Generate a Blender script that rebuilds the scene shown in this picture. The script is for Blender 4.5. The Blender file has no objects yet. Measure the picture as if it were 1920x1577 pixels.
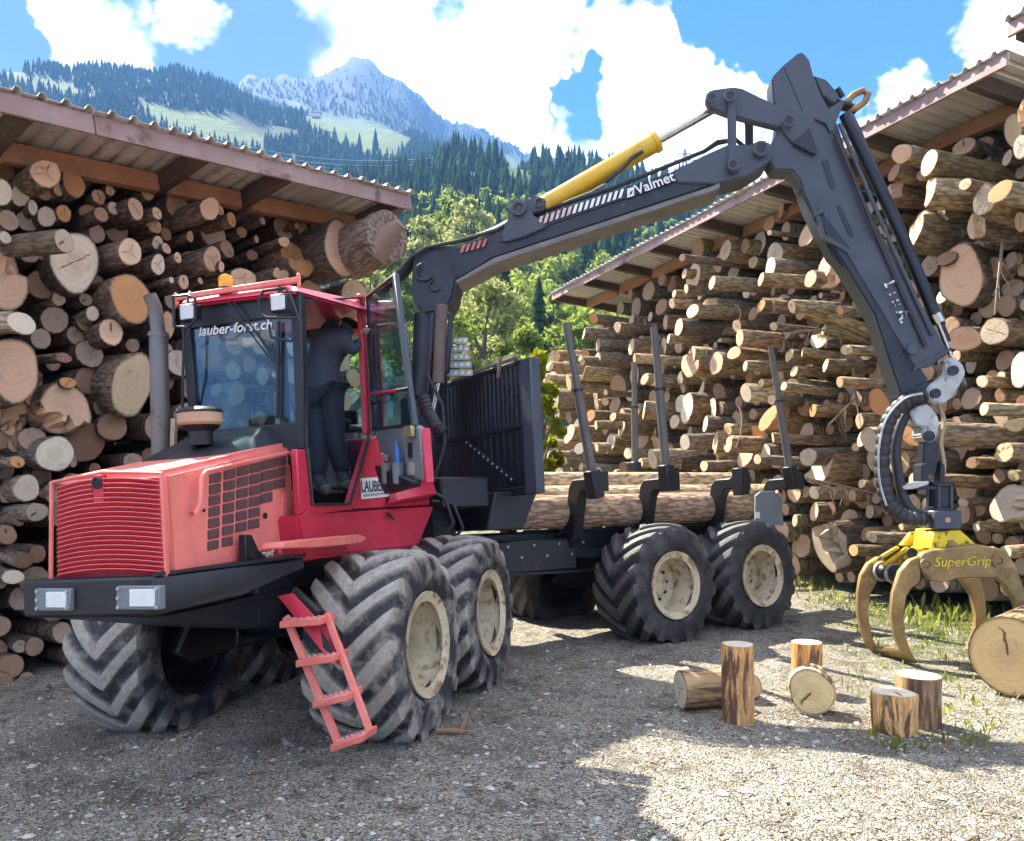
import bpy, bmesh, math, random
import numpy as np
from mathutils import Vector, Matrix, noise as mnoise
random.seed(7); np.random.seed(7)
V = Vector
rad = math.radians
sc = bpy.context.scene
COL = sc.collection

# ---------------------------------------------------------------- camera
FPX, CAMH, HOR, CX = 1500.0, 1.8, 898.0, 960.0       # focal length in photo pixels, eye height, horizon row, centre column
cam = bpy.data.cameras.new('camera'); camo = bpy.data.objects.new('camera', cam); COL.objects.link(camo)
camo.location = (0, 0, CAMH); camo.rotation_euler = (rad(90), 0, 0)
cam.sensor_width = 36; cam.lens = FPX / 1920 * 36
cam.shift_y = (HOR - 1577 / 2) / 1920
cam.clip_start = .05; cam.clip_end = 30000
sc.camera = camo
sc.render.resolution_x, sc.render.resolution_y = 1024, 841

# ---------------------------------------------------------------- light
SUN_AZ, SUN_EL = -40.0, 48.0          # degrees from the view axis (clockwise) and above the horizon
sdir = V((math.sin(rad(SUN_AZ)) * math.cos(rad(SUN_EL)), math.cos(rad(SUN_AZ)) * math.cos(rad(SUN_EL)), math.sin(rad(SUN_EL))))
sl = bpy.data.lights.new('sun', 'SUN'); sl.energy = 5.0; sl.angle = rad(0.53); sl.color = (1, .93, .80)
so = bpy.data.objects.new('sun', sl); COL.objects.link(so)
so.rotation_euler = sdir.to_track_quat('Z', 'Y').to_euler(); so.location = (-20, 30, 40)
EXPOSURE = 2.25
sc.view_settings.view_transform = 'Standard'; sc.view_settings.look = 'None'
sc.view_settings.exposure = EXPOSURE; sc.view_settings.gamma = 1
sc.cycles.use_denoising = True
sc.cycles.use_adaptive_sampling = True; sc.cycles.adaptive_threshold = .03; sc.cycles.adaptive_min_samples = 16
sc.cycles.max_bounces = 4; sc.cycles.diffuse_bounces = 2; sc.cycles.glossy_bounces = 2
sc.cycles.transmission_bounces = 4; sc.cycles.transparent_max_bounces = 12; sc.cycles.volume_bounces = 0
sc.cycles.caustics_reflective = False; sc.cycles.caustics_refractive = False
sc.cycles.sample_clamp_indirect = 6

class NT:
    """small helper to write node trees"""
    def __init__(s, tree): s.t = tree; s.n = tree.nodes; s.l = tree.links; s.n.clear()
    def add(s, typ, **kw):
        nd = s.n.new(typ)
        ins = kw.pop('ins', {})
        for k, v in kw.items(): setattr(nd, k, v)
        for k, v in ins.items():
            if isinstance(v, bpy.types.NodeSocket): s.l.new(v, nd.inputs[k])
            else: nd.inputs[k].default_value = v
        return nd
    def math(s, op, a, b=None, c=None, clamp=False):
        nd = s.n.new('ShaderNodeMath'); nd.operation = op; nd.use_clamp = clamp
        for i, v in enumerate((a, b, c)):
            if v is None: continue
            if isinstance(v, bpy.types.NodeSocket): s.l.new(v, nd.inputs[i])
            else: nd.inputs[i].default_value = v
        return nd.outputs[0]
    def sm(s, x, lo, hi, a=0., b=1.):
        nd = s.n.new('ShaderNodeMapRange'); nd.interpolation_type = 'SMOOTHSTEP'
        s.l.new(x, nd.inputs[0])
        for i, v in enumerate((lo, hi, a, b)): nd.inputs[i + 1].default_value = v
        return nd.outputs[0]
    def mix(s, fac, a, b, typ='MIX'):
        nd = s.n.new('ShaderNodeMix'); nd.data_type = 'RGBA'; nd.blend_type = typ
        for i, v in ((0, fac), (6, a), (7, b)):
            if isinstance(v, bpy.types.NodeSocket): s.l.new(v, nd.inputs[i])
            elif i == 0: nd.inputs[0].default_value = v
            else: nd.inputs[i].default_value = (*v[:3], 1)
        return nd.outputs[2]
    def noise(s, vec, scale, detail=4, rough=.55, dist=0., dims='3D'):
        nd = s.n.new('ShaderNodeTexNoise'); nd.noise_dimensions = dims
        if vec is not None: s.l.new(vec, nd.inputs['Vector'])
        nd.inputs['Scale'].default_value = scale; nd.inputs['Detail'].default_value = detail
        nd.inputs['Roughness'].default_value = rough; nd.inputs['Distortion'].default_value = dist
        return nd.outputs[0]

# world: Nishita sky with a broken cloud deck (clouds are part of the sky, by direction)
w = bpy.data.worlds.new('World'); sc.world = w; w.use_nodes = True
w.cycles.sampling_method = 'MANUAL'; w.cycles.sample_map_resolution = 512
g = NT(w.node_tree)
tc = g.add('ShaderNodeTexCoord'); D = tc.outputs['Generated']
sky = g.add('ShaderNodeTexSky', sky_type='NISHITA', sun_disc=False)
sky.sun_elevation = rad(SUN_EL); sky.sun_rotation = rad(SUN_AZ); sky.altitude = 900; sky.air_density = 1.0; sky.dust_density = .6; sky.ozone_density = 2.5
_nz = g.add('ShaderNodeTexNoise', ins={'Vector': D, 'Scale': 10., 'Detail': 4., 'Roughness': .66})
_of = g.add('ShaderNodeVectorMath', operation='SUBTRACT', ins={0: _nz.outputs['Color'], 1: (.5, .5, .5)})
_os = g.add('ShaderNodeVectorMath', operation='SCALE', ins={0: _of.outputs[0], 'Scale': .13})
DW = g.add('ShaderNodeVectorMath', operation='NORMALIZE', ins={0: g.add('ShaderNodeVectorMath', operation='ADD', ins={0: D, 1: _os.outputs[0]}).outputs[0]}).outputs[0]
def pxdir(px, py): return V(((px - CX) / FPX, 1, -(py - HOR) / FPX)).normalized()
def lobe(px, py, deg, soft=.6):
    d = pxdir(px, py)
    vm = g.add('ShaderNodeVectorMath', operation='DOT_PRODUCT'); g.l.new(DW, vm.inputs[0]); vm.inputs[1].default_value = d
    return g.sm(vm.outputs['Value'], math.cos(rad(deg)), math.cos(rad(deg * (1 - soft))))
mp = g.add('ShaderNodeMapping', ins={'Vector': D, 'Scale': (1, 1, 1.7)})
n1 = g.noise(mp.outputs[0], 4.2, 4, .58, 0)
n2 = g.noise(mp.outputs[0], 11, 5, .62, 0)
cov = g.math('ADD', g.math('MULTIPLY', n1, .75), g.math('MULTIPLY', n2, .35))
def addl(c, px, py, deg, amt, soft=.7): return g.math('MULTIPLY_ADD', lobe(px, py, deg, soft), amt, c)
for a in [(1400, 30, 5.5, -.40), (1500, 40, 6, -.40), (1640, 40, 6, -.40), (1760, 60, 4, -.34), (1600, 150, 3.4, -.25), (1060, 135, 2.9, -.34, .5), (1120, 165, 2.3, -.34, .5),
          (1075, 245, 1.7, -.32, .5), (950, 205, 1.5, -.22, .5), (840, 2, 1.6, -.34), (1110, 28, 2.2, -.22), (1200, 20, 1.8, -.2), (1020, 225, 1.6, -.2),
          (800, 90, 13, .34), (1250, 200, 6, .28), (1340, 140, 3.4, .32), (1000, 70, 5, .24), (1180, 110, 4, .26), (1200, 60, 3, .14), (1900, 30, 5, .40), (1650, 165, 3.6, .34), (1700, 140, 2.5, .2), (1530, 55, 1.3, .34),
          (440, 75, 8, .55), (320, 55, 7, .45), (40, 60, 7, .35), (220, 75, 4, .16), (120, 40, 3, .12), (370, 30, 2.4, .12), (600, 60, 6, .16), (950, 320, 9, .2)]:
    cov = addl(cov, *a)
cloud = g.sm(cov, .42, .62)
grey = g.math('ADD', lobe(450, 70, 6.5, .5), g.math('ADD', lobe(300, 50, 8, .6), lobe(40, 50, 8, .7)), clamp=True)
wh = g.math('ADD', g.math('MULTIPLY', g.math('ADD', lobe(210, 70, 4.2, .8), g.math('ADD', lobe(365, 35, 2.6, .8), lobe(130, 20, 2.6, .8))), .5), g.math('MULTIPLY', n2, .8))
grey = g.math('MULTIPLY', grey, g.sm(wh, .98, .62))
ccol = g.mix(grey, (1.06, 1.05, 1.05), (.055, .095, .165))
SKY = .055
bgs = g.add('ShaderNodeBackground', ins={'Color': g.mix(1., sky.outputs[0], (.01, .30, .95), 'MULTIPLY'), 'Strength': SKY})
bgc = g.add('ShaderNodeBackground', ins={'Color': ccol, 'Strength': .62})
mx = g.add('ShaderNodeMixShader', ins={0: cloud, 1: bgs.outputs[0], 2: bgc.outputs[0]})
g.add('ShaderNodeOutputWorld', ins={'Surface': mx.outputs[0]})

# ---------------------------------------------------------------- geometry helpers
CAM = V((0, 0, CAMH))
def ray(px, py): return V(((px - CX) / FPX, 1, -(py - HOR) / FPX))
def at(px, py, Y): return CAM + ray(px, py) * Y
def on(px, py, p0, n):
    r = ray(px, py); return CAM + r * ((p0 - CAM).dot(n) / r.dot(n))
def gz(x, y):
    """height of the yard: falls gently to the left where the shed and the machine lean"""
    s = min(1, max(0, (-x - .9) / 3.2)); s = s * s * (3 - 2 * s)
    k = min(1, max(0, (13 - y) / 3)); 
    return -.17 * s * k
BASE = {}
def base_of(o): return BASE.get(o.name, V((0, 0, 0))) if o else V((0, 0, 0))

class MB:
    def __init__(s): s.v = []; s.f = []
    def add(s, vs, fs):
        b = len(s.v); s.v += [V(p) for p in vs]; s.f += [tuple(i + b for i in f) for f in fs]; return s
    def box8(s, p):   # p: 4 bottom, 4 top
        return s.add(p, [(0, 3, 2, 1), (4, 5, 6, 7), (0, 1, 5, 4), (1, 2, 6, 5), (2, 3, 7, 6), (3, 0, 4, 7)])
    def box(s, fn, a0, a1, b0, b1, c0, c1):
        return s.box8([fn(a0, b0, c0), fn(a1, b0, c0), fn(a1, b1, c0), fn(a0, b1, c0), fn(a0, b0, c1), fn(a1, b0, c1), fn(a1, b1, c1), fn(a0, b1, c1)])
    def prism(s, pts, vec):
        n = len(pts); vec = V(vec); pts = [V(p) for p in pts]
        fs = [tuple(range(n)), tuple(range(2 * n - 1, n - 1, -1))] + [(i, i + n, (i + 1) % n + n, (i + 1) % n) for i in range(n)]
        return s.add(pts + [p + vec for p in pts], fs)
    def tube(s, path, r, n=8, cap=True, closed=False):
        path = [V(p) for p in path]; m = len(path)
        rs = r if isinstance(r, (list, tuple)) else [r] * m
        vs = []; up = None
        for i, p in enumerate(path):
            a = path[i - 1] if (i or closed) else p; b = path[(i + 1) % m] if (i < m - 1 or closed) else p
            d = (b - a).normalized()
            if up is None: up = d.orthogonal().normalized()
            up = (up - d * up.dot(d)).normalized(); q = d.cross(up)
            for k in range(n):
                t = 2 * math.pi * k / n; vs.append(p + (up * math.cos(t) + q * math.sin(t)) * rs[i])
        fs = []
        for i in range(m if closed else m - 1):
            j = (i + 1) % m
            for k in range(n): fs.append((i * n + k, i * n + (k + 1) % n, j * n + (k + 1) % n, j * n + k))
        if cap and not closed: fs += [tuple(range(n - 1, -1, -1)), tuple((m - 1) * n + k for k in range(n))]
        return s.add(vs, fs)
    def bar(s, p, q, w, h, up=(0, 0, 1)):
        p, q = V(p), V(q); d = (q - p).normalized(); u = V(up); u = (u - d * u.dot(d)).normalized(); c = d.cross(u)
        o = [c * -w / 2 - u * h / 2, c * w / 2 - u * h / 2, c * w / 2 + u * h / 2, c * -w / 2 + u * h / 2]
        return s.box8([p + o[0], p + o[1], p + o[2], p + o[3], q + o[0], q + o[1], q + o[2], q + o[3]])
    def lathe(s, c, ax, prof, n=24, cap0=False, cap1=False):
        c, ax = V(c), V(ax).normalized(); u = ax.orthogonal().normalized(); q = ax.cross(u); m = len(prof)
        vs = [c + ax * h + (u * math.cos(2 * math.pi * k / n) + q * math.sin(2 * math.pi * k / n)) * r for r, h in prof for k in range(n)]
        fs = [(i * n + k, i * n + (k + 1) % n, (i + 1) * n + (k + 1) % n, (i + 1) * n + k) for i in range(m - 1) for k in range(n)]
        if cap0: fs.append(tuple(range(n - 1, -1, -1)))
        if cap1: fs.append(tuple((m - 1) * n + k for k in range(n)))
        return s.add(vs, fs)
    def build(s, name, mat, parent=None, bevel=0., seg=1, smooth=40, at_base=None):
        me = bpy.data.meshes.new(name)
        base = base_of(parent) if parent else (V(at_base) if at_base is not None else V((0, 0, 0)))
        me.from_pydata([tuple(p - base) for p in s.v], [], s.f)
        bm = bmesh.new(); bm.from_mesh(me)
        bmesh.ops.recalc_face_normals(bm, faces=bm.faces)
        if bevel:
            ed = [e for e in bm.edges if len(e.link_faces) == 2 and e.calc_face_angle(0) > .5]
            bmesh.ops.bevel(bm, geom=ed, offset=bevel, segments=seg, affect='EDGES', clamp_overlap=True)
        bm.to_mesh(me); bm.free()
        if smooth:
            me.polygons.foreach_set('use_smooth', [True] * len(me.polygons)); me.set_sharp_from_angle(angle=rad(smooth))
        o = bpy.data.objects.new(name, me); COL.objects.link(o)
        if mat is not None: me.materials.append(mat)
        if parent: o.parent = parent
        elif at_base is not None: o.location = base
        BASE[o.name] = base
        return o
def empty(name, loc):
    o = bpy.data.objects.new(name, None); COL.objects.link(o); o.location = loc; o.empty_display_size = .2
    BASE[o.name] = V(loc); return o
def tag(o, label=None, cat=None, group=None, kind=None):
    if label: o['label'] = label
    if cat: o['category'] = cat
    if group: o['group'] = group
    if kind: o['kind'] = kind
    return o
def text(name, body, mat, parent, origin, xdir, ydir, size, extrude=.003, shear=0., bold=0.):
    cu = bpy.data.curves.new(name, 'FONT'); cu.body = body; cu.size = size; cu.extrude = extrude; cu.shear = shear; cu.offset = bold
    cu.resolution_u = 3
    x = V(xdir).normalized(); y = V(ydir); y = (y - x * y.dot(x)).normalized(); z = x.cross(y)
    cu.materials.append(mat); tmp = bpy.data.objects.new(name, cu); COL.objects.link(tmp)
    me = bpy.data.meshes.new_from_object(tmp.evaluated_get(bpy.context.evaluated_depsgraph_get())); me.name = name
    bpy.data.objects.remove(tmp); bpy.data.curves.remove(cu)
    o = bpy.data.objects.new(name, me); COL.objects.link(o)
    if not me.materials: me.materials.append(mat)
    o.parent = parent
    o.matrix_local = Matrix.Translation(V(origin) - base_of(parent)) @ Matrix((x, y, z)).transposed().to_4x4()
    return o

# ---------------------------------------------------------------- materials
MATS = {}
def pbr(name, c1, c2=None, scale=3., rough=.5, rough2=None, metal=0., bump=0., bscale=40., dirt=None, dscale=4., dth=(.52, .68), coat=0., spec=.5, stretch=(1, 1, 1), grime=0.):
    m = bpy.data.materials.new(name); m.use_nodes = True; g = NT(m.node_tree)
    co = g.add('ShaderNodeTexCoord').outputs['Object']
    co = g.add('ShaderNodeMapping', ins={'Vector': co, 'Scale': stretch}).outputs[0]
    n = g.noise(co, scale, 5, .6)
    col = g.mix(g.sm(n, .3, .7), c1, c2 or tuple(x * .85 for x in c1))
    rg = g.sm(n, .3, .7, rough, rough if rough2 is None else rough2)
    if dirt:
        dn = g.noise(co, dscale, 8, .68, .3)
        f = g.sm(dn, *dth); col = g.mix(f, col, dirt); rg = g.math('MAXIMUM', rg, g.math('MULTIPLY', f, .85))
    if grime:
        gm = g.add('ShaderNodeMapping', ins={'Vector': co, 'Scale': (7, 7, 1.1)}).outputs[0]
        gn = g.noise(gm, 1.3, 7, .7, .4); sp = g.noise(co, 46, 3, .7)
        col = g.mix(g.sm(gn, .46, .78, 0., grime), col, (.10, .07, .05)); col = g.mix(g.sm(sp, .66, .72, 0., grime * .9), col, (.13, .09, .07))
        rg = g.math('MAXIMUM', rg, g.sm(gn, .46, .78, 0., .75))
    b = g.add('ShaderNodeBsdfPrincipled', ins={'Base Color': col, 'Roughness': rg, 'Metallic': metal, 'Coat Weight': coat, 'Specular IOR Level': spec})
    if bump:
        bn = g.noise(co, bscale, 5, .65)
        bp = g.add('ShaderNodeBump', ins={'Height': bn, 'Strength': bump, 'Distance': .02}); g.l.new(bp.outputs[0], b.inputs['Normal'])
    g.add('ShaderNodeOutputMaterial', ins={'Surface': b.outputs[0]})
    MATS[name] = m; return m
# ---------------------------------------------------------------- setting: ground, terrain, haze
def mesh_np(name, v, f, mat, parent=None, smooth=False, col=None):
    v = np.asarray(v, np.float32); f = np.asarray(f, np.int32); k = f.shape[1]
    me = bpy.data.meshes.new(name)
    me.vertices.add(len(v)); me.vertices.foreach_set('co', v.ravel())
    me.loops.add(f.size); me.loops.foreach_set('vertex_index', f.ravel())
    me.polygons.add(len(f)); me.polygons.foreach_set('loop_start', np.arange(0, f.size, k, dtype=np.int32))
    if smooth: me.polygons.foreach_set('use_smooth', np.ones(len(f), bool))
    me.update(calc_edges=True)
    if col is not None:
        a = me.color_attributes.new('tone', 'FLOAT_COLOR', 'POINT')
        c = np.ones((len(v), 4), np.float32); c[:, :3] = col; a.data.foreach_set('color', c.ravel())
    o = bpy.data.objects.new(name, me); COL.objects.link(o); me.materials.append(mat)
    if parent: o.parent = parent
    BASE[o.name] = base_of(parent)
    return o

def gravel_mat():
    m = bpy.data.materials.new('gravel'); m.use_nodes = True; g = NT(m.node_tree)
    co = g.add('ShaderNodeTexCoord').outputs['Object']
    big = g.noise(co, .55, 5, .6, .4); mid = g.noise(co, 3.5, 6, .65, .2); fine = g.noise(co, 38, 5, .75)
    vo = g.add('ShaderNodeTexVoronoi', ins={'Vector': co, 'Scale': 80, 'Randomness': 1})
    vo2 = g.add('ShaderNodeTexVoronoi', ins={'Vector': co, 'Scale': 170, 'Randomness': 1})
    st = g.add('ShaderNodeMapping', ins={'Vector': co, 'Scale': (14, 60, 14), 'Rotation': (0, 0, .5)})
    chips = g.noise(st.outputs[0], 1.6, 3, .6, 1.2)
    tone = g.add('ShaderNodeSeparateColor', ins={0: vo.outputs['Color']}).outputs[0]
    tone2 = g.add('ShaderNodeSeparateColor', ins={0: vo2.outputs['Color']}).outputs[1]
    c = g.mix(g.sm(tone, .1, .9), (.10, .086, .066), (.60, .545, .44))
    c = g.mix(g.math('MULTIPLY', g.sm(tone2, .55, .9), .6), c, (.66, .60, .47))
    c = g.mix(g.math('MULTIPLY', g.sm(fine, .5, .72), .6), c, (.10, .082, .06))
    c = g.mix(g.math('MULTIPLY', g.sm(chips, .60, .68), .75), c, (.50, .40, .25))
    c = g.mix(g.math('MULTIPLY', g.sm(mid, .48, .66), .6), c, (.11, .09, .068))
    c = g.mix(g.math('MULTIPLY', g.sm(big, .50, .64), .5), c, (.13, .108, .08))
    at_ = g.add('ShaderNodeAttribute', attribute_name='tone')
    gr = g.add('ShaderNodeSeparateColor', ins={0: at_.outputs['Color']}).outputs[1]
    gg = g.math('MULTIPLY', gr, g.sm(mid, .38, .58))
    c = g.mix(gg, c, g.mix(fine, (.05, .085, .02), (.13, .17, .05)))
    h = g.math('ADD', g.math('MULTIPLY', vo.outputs['Distance'], -.9), g.math('ADD', g.math('MULTIPLY', fine, .5), g.math('MULTIPLY', chips, .5)))
    bp = g.add('ShaderNodeBump', ins={'Height': h, 'Strength': 1., 'Distance': .035})
    b = g.add('ShaderNodeBsdfPrincipled', ins={'Base Color': c, 'Roughness': .9, 'Normal': bp.outputs[0], 'Specular IOR Level': .25})
    g.add('ShaderNodeOutputMaterial', ins={'Surface': b.outputs[0]}); return m
M_GRAVEL = gravel_mat()

def build_ground():
    rs = np.concatenate([np.linspace(.6, 14, 150), np.geomspace(14.15, 70, 60)])
    az = np.radians(np.concatenate([np.linspace(-46, 46, 260), np.linspace(47.5, 312.5, 90)]))
    nr, na = len(rs), len(az)
    v = []; cl = []
    for r in rs:
        for a in az:
            x, y = r * math.sin(a), r * math.cos(a)
            z = gz(x, y) + .035 * mnoise.fractal(V((x * .5, y * .5, 0)), .8, 2., 3) + .012 * mnoise.noise(V((x * 3.1, y * 3.1, 4)))
            if r > 30: z -= (r - 30) * .004
            v.append((x, y, z))
            gq = min(1, max(0, (y - 6.0) / 3)) * min(1, max(0, (x - .36 * y - .1) / 1.2))      # weeds creep in along the right-hand pile
            gq = max(gq, min(1, max(0, (y - 16) / 6)))
            cl.append((0, gq, 0))
    f = [(i * na + k, i * na + (k + 1) % na, (i + 1) * na + (k + 1) % na, (i + 1) * na + k) for i in range(nr - 1) for k in range(na)]
    f = [(q[3], q[2], q[1], q[0]) for q in f]
    o = mesh_np('ground', v, f, M_GRAVEL, smooth=True, col=np.array(cl))
    o['kind'] = 'structure'
    # the centre cap is outside the view but keeps the sheet whole
    m = MB(); m.add([v[k] for k in range(na)], [tuple(range(na))]); c = m.build('ground_middle', M_GRAVEL, o); 
build_ground()

# ---- terrain
def prof(x, pts): return float(np.interp(x, [p[0] for p in pts], [p[1] for p in pts]))
SKA = [(-900, 380), (0, 345), (600, 345), (700, 335), (780, 330), (850, 285), (950, 300), (1000, 310), (1100, 330), (1200, 355), (1300, 378), (1400, 410), (1500, 445), (1700, 480), (1920, 520), (3000, 560)]
SKB = [(-900, 90), (0, 128), (150, 132), (280, 140), (330, 128), (450, 180), (520, 215), (600, 232), (700, 255), (800, 280), (850, 305), (1000, 335), (1200, 390), (1400, 450), (1920, 560), (3000, 600)]
SKC = [(-900, 260), (0, 255), (300, 225), (420, 180), (470, 150), (520, 138), (600, 128), (640, 112), (660, 106), (700, 122), (760, 165), (830, 225), (900, 236), (960, 262), (1000, 285), (1050, 312), (1200, 380), (1500, 470), (1920, 580), (3000, 640)]
SK1 = [(-900, 760), (650, 740), (760, 655), (900, 640), (1100, 660), (1300, 720), (1920, 760), (3000, 780)]
RK = [60, 120, 250, 430, 540, 950, 1120, 1700, 2200, 5000]
def terrain_z(a, r):
    ca = math.cos(a)
    if ca < .3: x = -900 if a < 0 else 3000
    else: x = min(3000, max(-900, CX + FPX * math.tan(a)))
    A, B, C, S1 = prof(x, SKA), prof(x, SKB), prof(x, SKC), prof(x, SK1)
    ys = [898 + 45, S1, S1 * .42 + A * .58, A, A + 12, B, B + 25, C, C + 60, C + 250]
    yp = float(np.interp(math.log(r), [math.log(q) for q in RK], ys))
    front = min(1, max(0, (ca + .1) / .4))
    z = CAMH + (HOR - yp) / FPX * r * max(ca, .3)
    z *= front
    x3, y3 = r * math.sin(a), r * ca
    k = min(1, max(0, (r - 90) / 400))
    z += k * r * .016 * mnoise.fractal(V((x3 / (r * .12 + 30), y3 / (r * .12 + 30), 1.7)), .9, 2., 5)
    if r > 1350: z += min(1, (r - 1350) / 250) * 30 * (abs(mnoise.fractal(V((x3 * .0068, y3 * .0068, 9)), .7, 2.1, 6)) - .2)
    return z
def px_of(p): return CX + FPX * p[0] / max(p[1], .01), HOR - FPX * (p[2] - CAMH) / max(p[1], .01)
MEADOW = [(385, 240, 105, 26), (290, 205, 50, 10), (670, 250, 95, 28), (90, 160, 110, 13), (965, 312, 28, 20), (560, 200, 30, 8), (450, 272, 50, 12), (930, 385, 26, 16), (720, 292, 40, 9)]
def meadow(px, py, q):
    d = 9
    for (cx, cy, a, b) in MEADOW: d = min(d, ((px - cx) / a) ** 2 + ((py - cy - (px - cx) * .25) / b) ** 2)
    return d + .5 * q
def terrain_mat():
    m = bpy.data.materials.new('hillside'); m.use_nodes = True; g = NT(m.node_tree)
    co = g.add('ShaderNodeTexCoord').outputs['Object']
    at_ = g.add('ShaderNodeSeparateColor', ins={0: g.add('ShaderNodeAttribute', attribute_name='tone').outputs['Color']})
    n = g.noise(co, .02, 8, .65); n2 = g.noise(co, .12, 6, .6)
    forest = g.mix(n2, (.012, .026, .012), (.03, .052, .02))
    mead = g.mix(n, (.05, .085, .02), (.13, .175, .045))
    rock = g.mix(g.sm(n2, .35, .65), (.02, .025, .026), (.07, .072, .07))
    c = g.mix(at_.outputs[0], forest, mead); c = g.mix(at_.outputs[2], c, rock)
    bp = g.add('ShaderNodeBump', ins={'Height': n2, 'Strength': .8, 'Distance': 4.})
    b = g.add('ShaderNodeBsdfPrincipled', ins={'Base Color': c, 'Roughness': .95, 'Specular IOR Level': .1, 'Normal': bp.outputs[0]})
    g.add('ShaderNodeOutputMaterial', ins={'Surface': b.outputs[0]}); return m
AZS = np.radians(np.concatenate([np.linspace(-60, 60, 300), np.linspace(62, 298, 80)]))
RS = np.concatenate([[54], np.geomspace(60, 5000, 130)])
TZ = np.zeros((len(RS), len(AZS)))
def build_terrain():
    v = []; cl = []
    for i, r in enumerate(RS):
        for k, a in enumerate(AZS):
            aa = a if a < math.pi else a - 2 * math.pi
            z = terrain_z(aa, r) if r > 58 else -.6
            TZ[i, k] = z
            p = (r * math.sin(a), r * math.cos(a), z); v.append(p)
            q = mnoise.fractal(V((p[0] * .004, p[1] * .004, 3)), .9, 2, 4)
            md = 0; rk = 0
            if p[1] > 10:
                px, py = px_of(p); md = 1 - min(1, max(0, (meadow(px, py, q) - .8) * 2.5))
            else: md = .6
            if r > 1180: rk = min(1, max(0, (r - 1180) / 300)) * min(.3, max(0, .1 + q * .5))
            cl.append((md, 0, rk))
    na, nr = len(AZS), len(RS)
    f = [(i * na + k, (i + 1) * na + k, (i + 1) * na + (k + 1) % na, i * na + (k + 1) % na) for i in range(nr - 1) for k in range(na)]
    o = mesh_np('hills', v, [q[::-1] for q in f], terrain_mat(), smooth=True, col=np.array(cl)); o['kind'] = 'structure'
build_terrain()
def tz(a, r):
    i = np.searchsorted(RS, r) - 1; i = min(max(i, 0), len(RS) - 2)
    k = np.searchsorted(AZS, a) - 1; k = min(max(k, 0), len(AZS) - 2)
    fr = (r - RS[i]) / (RS[i + 1] - RS[i]); fa = (a - AZS[k]) / (AZS[k + 1] - AZS[k])
    return (TZ[i, k] * (1 - fa) + TZ[i, k + 1] * fa) * (1 - fr) + (TZ[i + 1, k] * (1 - fa) + TZ[i + 1, k + 1] * fa) * fr

# ---- foliage material: colour from the tone attribute, some light shines through the leaves
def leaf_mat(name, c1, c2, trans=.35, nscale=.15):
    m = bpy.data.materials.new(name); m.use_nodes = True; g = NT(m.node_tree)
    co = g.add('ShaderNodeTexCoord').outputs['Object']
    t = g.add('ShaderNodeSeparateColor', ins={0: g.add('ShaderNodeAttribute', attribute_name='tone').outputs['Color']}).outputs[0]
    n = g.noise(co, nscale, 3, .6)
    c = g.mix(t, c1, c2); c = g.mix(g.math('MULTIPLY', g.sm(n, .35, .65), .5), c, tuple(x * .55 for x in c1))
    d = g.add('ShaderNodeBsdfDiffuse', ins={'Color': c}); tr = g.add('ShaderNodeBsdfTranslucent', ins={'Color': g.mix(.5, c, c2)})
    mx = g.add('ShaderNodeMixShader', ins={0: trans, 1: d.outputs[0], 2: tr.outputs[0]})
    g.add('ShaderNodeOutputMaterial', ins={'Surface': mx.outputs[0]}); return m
M_SPRUCE = leaf_mat('spruce_needles', (.016, .036, .014), (.05, .085, .03), .15, .05)
M_LEAF = leaf_mat('broad_leaves', (.08, .13, .025), (.34, .41, .09), .5, .4)
M_LEAF2 = leaf_mat('pale_broad_leaves', (.15, .19, .055), (.52, .53, .20), .5, .4)
M_LEAF3 = leaf_mat('yellow_leaves', (.12, .16, .015), (.42, .42, .04), .5, 2.)
M_TRUNK = pbr('tree_trunk', (.07, .055, .04), (.14, .115, .09), 6, .9, bump=.5, bscale=15, stretch=(1, 1, .2))

def conifer(n=7, tiers=7, seed=0, droop=.06):
    """unit-high spruce crown: jagged overlapping skirts of boughs"""
    R = np.random.RandomState(seed); v = []; f = []; t = []
    for i in range(tiers):
        u = i / tiers; zb = .06 + .90 * u; rr = .17 * (1 - u) ** .85 + .012; top = min(1.0, zb + .95 / tiers * 1.9)
        b = len(v); v.append((0, 0, top)); t.append(.3)
        m = n * 2
        for k in range(m):
            a = 2 * math.pi * (k + R.uniform(-.25, .25)) / m + i; q = rr * (R.uniform(.85, 1.2) if k % 2 == 0 else R.uniform(.45, .65))
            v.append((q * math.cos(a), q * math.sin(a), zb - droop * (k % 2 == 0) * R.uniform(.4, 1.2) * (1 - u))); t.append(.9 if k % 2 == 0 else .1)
        for k in range(m): f.append((b, b + 1 + k, b + 1 + (k + 1) % m))
    return np.array(v), np.array(f), np.array(t)
CON_FAR = [conifer(3, 4, s) for s in range(5)]
CON_NEAR = [conifer(8, 12, 20 + s) for s in range(5)]

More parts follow.
